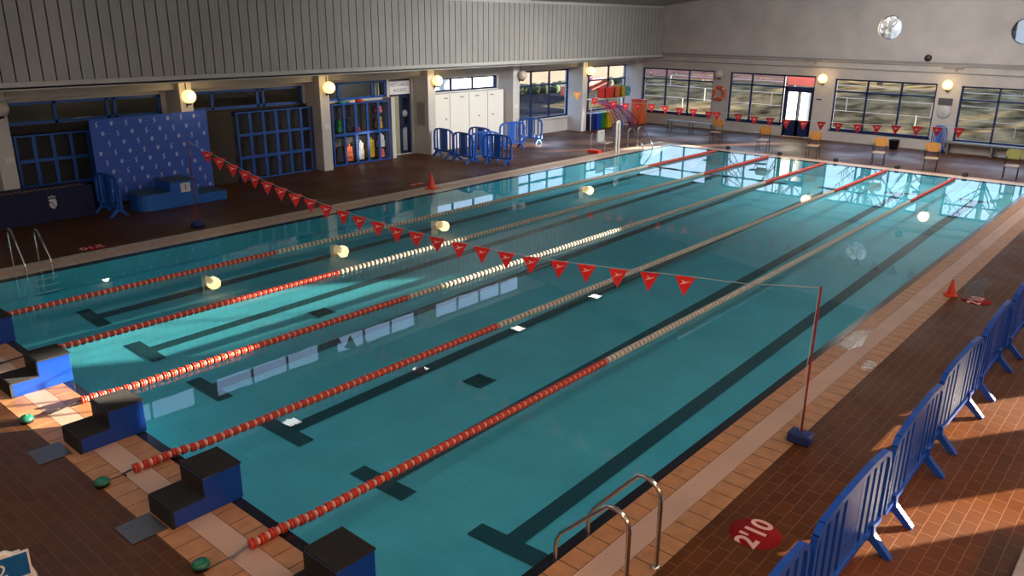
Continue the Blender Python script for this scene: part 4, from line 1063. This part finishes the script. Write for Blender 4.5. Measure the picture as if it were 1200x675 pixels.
# small cable box fixtures on the far wall
for x, z, lab in ((4.0-0.9, 3.22, 'small pale fixture on the conduit above the double door'), (8.45, 3.16, 'dark bracket fixture on the conduit above the right lamp')):
    q = MB(); q.box((-0.35, -0.06, -0.03), (0.35, 0, 0.03)); q.box((0.1, -0.1, -0.14), (0.16, -0.04, -0.03)); tag(q.build('conduit_bracket', conduit_m, None, (x, FARY-0.075, z)), lab, 'bracket')

# ------------------------------------------------------------------ left deck: banner, podium, table
BN0 = Vector((-4.90, 4.80, 0)); BN1 = Vector((-5.10, 8.05, 0)); BH = 2.22
bt = thing('logo_banner', 'tall royal blue backdrop printed with rows of small white emblems', 'banner', (BN0.x, BN0.y, 0.003), math.atan2(BN1.y-BN0.y, BN1.x-BN0.x))
BLn = (BN1-BN0).length
q = MB(); q.box((0, -0.006, 0.06), (BLn, 0.006, BH), 0)
def crest(mb, cx, cz, s, yy):
    # little shield with a crown bar above
    P = [(-0.5, 0.45), (0.5, 0.45), (0.5, -0.1), (0.25, -0.45), (0, -0.6), (-0.25, -0.45), (-0.5, -0.1)]
    mb.add([(cx+a*s, yy, cz+b*s) for a, b in P], [tuple(range(7))], 1)
    C_ = [(-0.45, 0.62), (0.45, 0.62), (0.55, 0.9), (0.2, 0.75), (0, 0.98), (-0.2, 0.75), (-0.55, 0.9)]
    mb.add([(cx+a*s, yy, cz+b*s) for a, b in C_], [tuple(range(7))], 1)
    mb.add([(cx+a*s, yy-0.001, cz+b*s) for a, b in ((-0.05, 0.15), (0.28, 0.15), (0.28, -0.25), (0.1, -0.35))], [(0, 1, 2, 3)], 0)
def swirl(mb, cx, cz, s, yy):
    P = [(0.35, 0.9), (-0.1, 0.75), (-0.4, 0.35), (-0.15, 0.05), (0.1, -0.15), (0.05, -0.45), (-0.35, -0.8), (0.2, -0.75), (0.42, -0.35), (0.38, -0.02), (0.05, 0.22), (-0.05, 0.4), (0.1, 0.55)]
    n = len(P)
    top = P[:7]; bot = P[7:]
    # stroke as quads
    A = [(0.40, 0.85), (0.0, 0.72), (-0.28, 0.40), (0.02, 0.05), (0.30, -0.25), (0.10, -0.55), (-0.35, -0.78)]
    for (a, b), (c, d) in zip(A[:-1], A[1:]):
        mb.beam((cx+a*s, yy, cz+b*s), (cx+c*s, yy, cz+d*s), 0.24*s, 0.001, 1, up=(0, 1, 0))
    mb.beam((cx-0.35*s, yy, cz+0.1*s), (cx+0.35*s, yy, cz-0.02*s), 0.1*s, 0.001, 1, up=(0, 1, 0))
# local -y side faces the pool? rotate so that the printed side looks towards +x world
for r in range(9):
    for c in range(9):
        u = 0.17 + c*0.385 + (0.0, 0.19)[r % 2]*0.0 + (r*0.13 % 0.385)
        z = BH-0.14-r*0.245
        if u > BLn-0.12 or z < 0.12: continue
        if (c + r) % 2 == 0: swirl(q, u, z, 0.080, -0.0085)
        else:
            crest(q, u, z, 0.075, -0.0085)
            q.box((u+0.07, -0.0075, z-0.012), (min(u+0.22, BLn-0.02), -0.0065, z+0.012), 2)
bo = q.build('fabric', [banner_m, banner_p, banner_f], bt)
q = MB(); q.tube([(0, 0.02, 0), (0, 0.02, BH)], 0.018, 8); q.tube([(BLn, 0.02, 0), (BLn, 0.02, BH)], 0.018, 8); q.tube([(0, 0.02, BH-0.02), (BLn, 0.02, BH-0.02)], 0.014, 8)
for u in (0.05, BLn-0.05): q.beam((u, -0.02, 0.012), (u, 0.35, 0.012), 0.04, 0.024)
q.build('frame', black_p, bt)
# the printed side must look toward the pool (+x): local -y must map to +x -> rotation about z near +90deg gives local -y = +x
# podium
pdm = thing('winners_podium', 'blue three-step winners podium with rounded left end in front of the banner', 'podium', (-3.95, 5.2, 0.003))
def podbox(y0, y1, h, x0=-0.45, x1=0.40, roundl=False):
    pts = [(x1, y1), (x0, y1), (x0, y0), (x1, y0)]
    if roundl:
        r = 0.28; pts = [(x1, y1), (x0, y1)] + [(x0+r-r*math.cos(a), y0+r-r*math.sin(a)) for a in (0, .4, .8, 1.2, PI/2)] + [(x1-r+r*math.sin(a), y0+r-r*math.cos(a)) for a in (0, .4, .8, 1.2, PI/2)]
    b_ = MB(); b_.prism(pts, lambda u, v, d: (u, v, d), 0, h-0.015); return b_, pts
for nm, (y0, y1, h, rl) in (('second_step', (0.0, 0.80, 0.42, True)), ('top_step', (0.805, 1.55, 0.66, False)), ('third_step', (1.555, 2.35, 0.25, False))):
    b_, pts = podbox(y0, y1, h, roundl=rl); o = b_.build(nm, podium_m, pdm)
    t2 = MB(); t2.prism(pts, lambda u, v, d: (u, v, d), h-0.015, h); t2.build('tread', podium_t, o)
q = MB(); q.box((0.402, 1.08, 0.36), (0.408, 1.34, 0.60)); card = q.build('number_card', paper_m, pdm)
q = MB(); q.text('1', 0.22, Matrix.Translation((0.411, 1.21, 0.48)) @ Matrix(((0,0,1,0),(1,0,0,0),(0,1,0,0),(0,0,0,1))), ext=0.001); q.build('number', pbr('ink_red', (0.12, 0.01, 0.02), 0.6), card)
# draped table
tb = thing('draped_table', 'long table under a navy cloth with a white crest on the front', 'table', (-4.55, 1.35, 0.003))
q = MB(); q.box((-0.38, 0, 0.72), (0.36, 3.0, 0.745)); q.build('tabletop', cloth_m, tb)
q = MB(); vs = []; fs = []; N = 90
for k in range(N+1):
    y = 3.0*k/N; o_ = 0.012*math.sin(y*19)+0.008*math.sin(y*47)
    vs += [(0.365, y, 0.745), (0.375+o_, y, 0.4), (0.385+o_*1.6, y, 0.01)]
for k in range(N):
    for j in range(2): a = k*3+j; fs.append((a, a+3, a+4, a+1))
q.add(vs, fs, 0, True)
for yy in (0, 3.0): q.add([(-0.38, yy, 0.745), (0.365, yy, 0.745), (0.385, yy, 0.01), (-0.38, yy, 0.01)], [(0, 1, 2, 3)])
q.build('tablecloth', cloth_m, tb)
q = MB()
cx, cz, s_ = 2.05, 0.45, 0.17
fnc = lambda a, b: (0.408, cx+a*s_, cz+b*s_)
for a0, a1, b0, b1 in ((-0.62, 0.62, 0.62, 0.78),): q.add([fnc(-0.28, 0.66), fnc(0.28, 0.66), fnc(0.28, 0.74), fnc(-0.28, 0.74)], [(0, 1, 2, 3)])
q.add([fnc(-0.55, 0.78), fnc(-0.25, 0.82), fnc(0, 0.95), fnc(0, 1.1), fnc(-0.25, 0.95), fnc(-0.5, 0.9)], [(0, 1, 2, 3, 4, 5)])
q.add([fnc(0.55, 0.78), fnc(0.25, 0.82), fnc(0, 0.95), fnc(0, 1.1), fnc(0.25, 0.95), fnc(0.5, 0.9)], [(5, 4, 3, 2, 1, 0)])
q.add([fnc(-0.5, 0.55), fnc(0.5, 0.55), fnc(0.55, -0.1), fnc(0.5, -0.45), fnc(0.35, -0.62), fnc(-0.1, 0.15), fnc(-0.42, 0.3)], [tuple(range(7))])
q.add([fnc(-0.42, 0.18), fnc(-0.15, 0.02), fnc(0.28, -0.72), fnc(0.05, -0.85)], [(0, 1, 2, 3)])
q.add([fnc(-0.48, 0.02), fnc(-0.33, -0.08), fnc(-0.02, -0.82), fnc(-0.3, -0.6), fnc(-0.46, -0.3)], [tuple(range(5))])
q.build('crest', crest_m, tb)
for lx in (-0.3, 0.28):
    for ly in (0.1, 2.9): q = MB(); q.tube([(lx, ly, 0), (lx, ly, 0.72)], 0.018, 8); q.build('leg', dull_steel, tb)
# medals and trophies laid out on the table: three rows of small medals
md = MB(); md.lathe([(0.001, 0.012), (0.032, 0.012), (0.035, 0.006), (0.035, 0)], (0,0,0), 'z', 12)
ml = D.materials['medal_clutter']
k = 0
mo = None
for r in range(2):
    for c in range(24):
        x = -4.36-0.14*r; y = 1.62+c*0.112; 
        if mo is None: mo = md.build('medal', ml, None, (x, y, 0.7485)); o = mo
        else: o = mo.copy(); COL.objects.link(o); o.location = (x, y, 0.7485)
        tag(o, 'small bronze medal laid out in rows on the navy table', 'medal', 'medals on the navy table')
pp = MB(); pp.box((0, -0.22, -0.18), (0.006, 0.22, 0.18)); tag(pp.build('paper_sheet', paper_m, None, (-4.125, 1.85, 0.56)), 'white sheet hanging on the table cloth at the left edge of the photo', 'paper')

# ------------------------------------------------------------------ far end: chairs, benches, bucket
def chair_proto():
    t_ = thing('tablet_chair', '', 'chair', (0,0,0), 0, 'school chairs behind the far pool edge')
    # local -y faces the pool
    q = MB(); q.box((-0.20, -0.19, 0.44), (0.20, 0.20, 0.46)); q.build('seat', wood_m, t_, bevel=0.008)
    q = MB(); q.box((-0.20, -0.20, 0.43), (0.20, -0.19, 0.465)); q.build('seat_edge', pale_wood, t_)
    q = MB(); P = []
    for k in range(20): a = 2*PI*k/20; P.append((0.235*math.copysign(abs(math.cos(a))**0.55, math.cos(a)), 0.78+0.155*math.copysign(abs(math.sin(a))**0.55, math.sin(a))))
    q.prism(P, lambda u, v, d: (u, d, v), 0.20, 0.22); q.build('backrest', wood_m, t_)
    for x in (-0.19, 0.19):
        q = MB(); q.tube([(x, -0.21, 0), (x, -0.17, 0.44)], 0.012, 8); q.build('leg', black_p, t_)
        q = MB(); q.tube([(x, 0.25, 0), (x, 0.20, 0.44), (x*0.85, 0.215, 0.86)], 0.012, 8); q.build('leg', black_p, t_)
    q = MB(); q.tube([(-0.19, 0.1, 0.44), (-0.27, 0.05, 0.68)], 0.012, 8); q.tube([(-0.27, 0.15, 0.68), (-0.27, -0.2, 0.68)], 0.012, 8); q.build('tablet_arm', black_p, t_)
    q = MB(); q.box((-0.40, -0.25, 0.69), (-0.16, 0.12, 0.705)); q.build('tablet', black_p, t_)
    return t_
cp = chair_proto()
CH = [(0.98, 26.95, 'wooden tablet chair leftmost at the far pool edge, before the metal bench'), (3.42, 26.05, 'wooden tablet chair second from the left, left of the far double door'), (5.40, 25.95, 'wooden tablet chair right of the far double door, below the lit globe'),
      (7.72, 25.90, 'wooden tablet chair left of the black bucket'), (9.42, 25.85, 'wooden tablet chair in front of the blue upright barrier'), ]
for k, (x, y, lab) in enumerate(CH):
    loc = (x, y, 0.004)
    rz = (0.25, 0.2, 0.15, 0.2, 0.25)[k]
    if k == 0: cp.location = loc; cp.rotation_euler = (0,0,rz); cp['label'] = lab
    else: dup(cp, loc, lab, rz)
c6 = dup(cp, (11.75, 26.0, 0.004), 'chair with olive backrest at the right edge of the photo', 0.1)
for ch in c6.children:
    if ch.name.startswith('backrest'): ch.data = ch.data.copy(); ch.data.materials[0] = wood_g
bn = thing('metal_bench', 'long low grey bench frame against the far wall under the left window', 'bench', (-1.5, 29.4, 0.003))
q = MB(); q.box((-1.25, -0.18, 0.40), (1.25, -0.04, 0.44)); q.box((-1.25, 0.02, 0.40), (1.25, 0.16, 0.44)); q.build('seat', conduit_m, bn)
q = MB(); q.beam((-1.2, -0.16, 0.10), (1.2, -0.16, 0.10), 0.03, 0.03); q.build('rail', dull_steel, bn)
for x in (-1.1, 0.0, 1.1):
    q = MB(); q.beam((x, -0.17, 0), (x, -0.17, 0.40), 0.04, 0.04); q.beam((x, 0.15, 0), (x, 0.15, 0.40), 0.04, 0.04); q.beam((x, -0.17, 0.2), (x, 0.15, 0.2), 0.03, 0.03); q.build('leg', dull_steel, bn)
bn2 = thing('wall_bench', 'long pale bench fixed along the far wall under the right window', 'bench', (10.9, 30.72, 0.003))
q = MB(); q.box((-2.3, -0.2, 0.40), (3.0, 0.2, 0.45)); q.build('seat', pbr('bench_grey', (0.17, 0.16, 0.15), 0.6), bn2)
for x in (-2.1, -0.6, 1.0, 2.6):
    q = MB(); q.box((x-0.03, -0.15, 0), (x+0.03, 0.15, 0.40)); q.build('leg', D.materials['bench_grey'], bn2)
bk = thing('bucket', 'black bucket standing by the far wall right of a chair', 'bucket', (6.95, 30.3, 0.004))
q = MB(); q.lathe([(0.001, 0.0), (0.15, 0.0), (0.20, 0.36), (0.215, 0.37), (0.20, 0.38), (0.18, 0.35), (0.14, 0.02)], (0,0,0), 'z', 20); q.build('pail', black_p, bk)
q = MB(); q.tube([(0.2*math.cos(a), 0, 0.37-0.12*math.sin(a)) for a in [PI*k/8 for k in range(9)]], 0.006, 6); q.build('handle', dull_steel, bk)
# blue barrier standing on end against the wall
ub = dup(bq, (8.45, 30.62, 0.003), 'blue barrier leaning upright against the far wall behind a chair', 0.0)
ub.scale = (0.45, 1, 1.0)

# ------------------------------------------------------------------ toys and bins in the far left corner
for y, x, mt_, lab in ((26.75, -5.28, bin_navy, 'navy bin, leftmost of the coloured bins'), (27.20, -5.22, bin_blue, 'blue bin next to the navy one'), (27.65, -5.28, bin_green, 'green bin between the blue and yellow ones'), (28.10, -5.22, bin_yellow, 'yellow bin, rightmost of the coloured bins')):
    b_ = thing('recycling_bin', lab, 'bin', (x, y, 0.004), 0, 'coloured bins below the toy shelf')
    q = MB(); q.prism([(-0.16, 0), (0.16, 0), (0.19, 0.68), (-0.19, 0.68)], lambda u, v, d: (d, u, v), -0.18, 0.18); q.build('body', mt_, b_, bevel=0.01)
    q = MB(); q.box((-0.2, -0.2, 0.68), (0.2, 0.2, 0.72)); q.build('lid', mt_, b_, bevel=0.01)
rk = thing('toy_rack', 'steel rack carrying red and yellow play crates in the far left corner', 'rack', (-5.15, 28.15, 0.004))
for y in (-1.74, 0.98):
    for x in (-0.2, 0.2): q = MB(); q.beam((x, y, 0), (x, y, 1.36), 0.03, 0.03); q.build('post', white_p, rk)
q = MB(); q.box((-0.25, -1.76, 1.34), (0.25, 1.0, 1.37)); q.build('shelf', white_p, rk)
def crate(loc, sx, sy, sz, mt_, label):
    t_ = thing('play_crate', label, 'crate', loc, 0, 'play crates on the rack')
    q = MB(); w = 0.03
    q.box((-sx/2, -sy/2, 0), (sx/2, sy/2, 0.02))
    for a in (-1, 1): q.box((a*sx/2-w/2*a-w/2, -sy/2, 0), (a*sx/2-w/2*a+w/2, sy/2, sz)); q.box((-sx/2, a*sy/2-w/2*a-w/2, 0), (sx/2, a*sy/2-w/2*a+w/2, sz))
    q.build('body', mt_, t_)
    q = MB(); q.box((sx/2, -sy*0.2, sz*0.6), (sx/2+0.01, sy*0.2, sz*0.8)); q.build('grip', mt_, t_)
crate((-5.12, 27.75, 1.378), 0.44, 0.68, 0.46, toy_red, 'large red crate on the toy rack')
crate((-5.12, 28.42, 1.378), 0.42, 0.42, 0.46, toy_orange, 'orange crate beside the red one on the rack')
crate((-5.12, 28.92, 1.378), 0.42, 0.36, 0.48, toy_yellow, 'yellow crate at the right end of the rack')
q = MB(); q.lathe([(0.07, -0.05), (0.20, -0.06), (0.22, 0), (0.20, 0.06), (0.07, 0.05), (0.07, -0.05)], (0,0,0), 'x', 20); q.box((-0.03, -0.2, -0.26), (0.03, 0.2, -0.2))
tag(q.build('round_float', toy_teal, None, (-5.1, 29.55, 1.62)), 'round teal float beside the yellow crate', 'float')
q = MB(); q.tube([(0, 0, 0), (0, 0, 1.335)], 0.03, 8); q.lathe([(0.001, 0), (0.15, 0), (0.15, 0.04), (0.001, 0.04)], (0,0,0), 'z', 16); tag(q.build('float_post', white_p, None, (-5.1, 29.55, 0.004)), 'white post under the round teal float', 'post')
rb = thing('tall_container', 'tall red container standing in the far left corner', 'container', (-4.9, 30.35, 0.004))
q = MB(); q.box((-0.28, -0.28, 0), (0.28, 0.28, 1.10)); q.build('body', toy_orange, rb, bevel=0.03)
q = MB(); q.box((-0.30, -0.30, 1.10), (0.30, 0.30, 1.16)); q.build('lid', toy_red, rb, bevel=0.01)
# pool noodles drooping from the rack
NC = [toy_pink, toy_red, red_tube, toy_violet, toy_pink, bin_blue, toy_red, toy_violet, red_tube, toy_pink, toy_red, toy_violet]
NCN = ['pink', 'bright red', 'dark red', 'violet', 'rose', 'blue', 'scarlet', 'lilac', 'crimson', 'salmon', 'cherry red', 'purple']
for k in range(9):
    y0 = 26.55+0.125*k; z0 = 1.22-0.02*(k % 3)
    pts = [(-4.78, y0-0.35, 1.25+0.02*(k % 2)), (-4.70, y0+0.1, z0), (-4.62+0.02*(k % 3), y0+0.55+0.05*k, 1.02-0.03*k*0.3), (-4.55, y0+0.85+0.12*k, 0.62-0.02*k), (-4.5, y0+1.0+0.13*k, 0.30), (-4.48, y0+1.08+0.13*k, 0.03)]
    sm = []
    for i in range(len(pts)-1):
        for j in range(4):
            t_ = j/4; sm.append(tuple(pts[i][c]*(1-t_)+pts[i+1][c]*t_ for c in range(3)))
    sm.append(pts[-1])
    q = MB(); q.tube(sm, 0.025, 8); tag(q.build('pool_noodle', NC[k], None, (0.002*k, 0, 0)), '%s foam noodle drooping from the toy rack' % NCN[k], 'pool noodle', 'foam noodles on the rack')
q = MB(); q.lathe([(0.001, 0), (0.03, 0.0), (0.03, 1.2), (0.001, 1.2)], (0,0,0), 'z', 8); 

# ------------------------------------------------------------------ white chair with a sign at the lower left
wc = thing('plastic_chair', 'white plastic chair cut by the lower left corner of the photo', 'chair', (9.96, -2.27, 0.003), math.radians(-101.5))
# local +y is the back of the chair (towards the pool)
q = MB()
P = [(-0.26, 0.44), (-0.25, 0.62), (-0.20, 0.80), (-0.10, 0.885), (-0.045, 0.878), (0.0, 0.862), (0.045, 0.878), (0.10, 0.885), (0.20, 0.80), (0.25, 0.62), (0.26, 0.44)]
q.tube([(a[0], 0.235+0.1*(a[1]-0.44), a[1]) for a in P], 0.024, 10)
q.prism([(a[0]*0.93, min(a[1], 0.88)) for a in P if a[1] > 0.70], lambda u, v, d: (u, d, v), 0.250, 0.262)
q.box((-0.2, 0.245, 0.70), (0.2, 0.262, 0.86))
for x in (-0.14, -0.05, 0.05, 0.14): q.box((x-0.025, 0.225, 0.44), (x+0.025, 0.25, 0.72))
q.build('backrest', white_p, wc)
q = MB(); q.box((-0.25, -0.24, 0.41), (0.25, 0.24, 0.44)); q.build('seat', white_p, wc, bevel=0.01)
for x in (-0.24, 0.24):
    for y in (-0.23, 0.23): q = MB(); q.beam((x*1.08, y*1.1, 0), (x, y, 0.42), 0.04, 0.05); q.build('leg', white_p, wc)
sg = thing('lane_number_sign', 'blue sign with a white border and number two hung on the white chair', 'sign', (9.96, -2.27, 0.003), math.radians(-101.5))
q = MB(); q.box((-0.25, 0.290, 0.65), (0.10, 0.298, 0.87)); q.build('border', paper_m, sg)
q = MB(); q.box((-0.235, 0.288, 0.665), (0.085, 0.301, 0.855)); q.build('plate', sign_blue, sg)
q = MB(); q.text('2', 0.16, Matrix.Translation((-0.06, 0.303, 0.75)) @ Matrix(((-1,0,0,0),(0,0,1,0),(0,1,0,0),(0,0,0,1))), ext=0.001); q.build('number', paper_m, sg)

# black rail and rubbish at the right edge
rl = thing('black_rail', 'black rail post with its sunlit top coloured white at the right edge of the photo', 'rail', (15.12, 8.95, 0.003))
q = MB(); q.tube([(0.12, -0.35, 0.0), (0.0, 0.25, 0.62)], 0.03, 10); q.build('post', black_p, rl)
q = MB(); q.lathe([(0.001, 0.06), (0.06, 0.05), (0.07, 0.0), (0.001, 0)], (0.0, 0.25, 0.62), 'z', 14); q.build('sunlit_tip', white_p, rl)  # white piece stands for the sunlit bit of the black bar
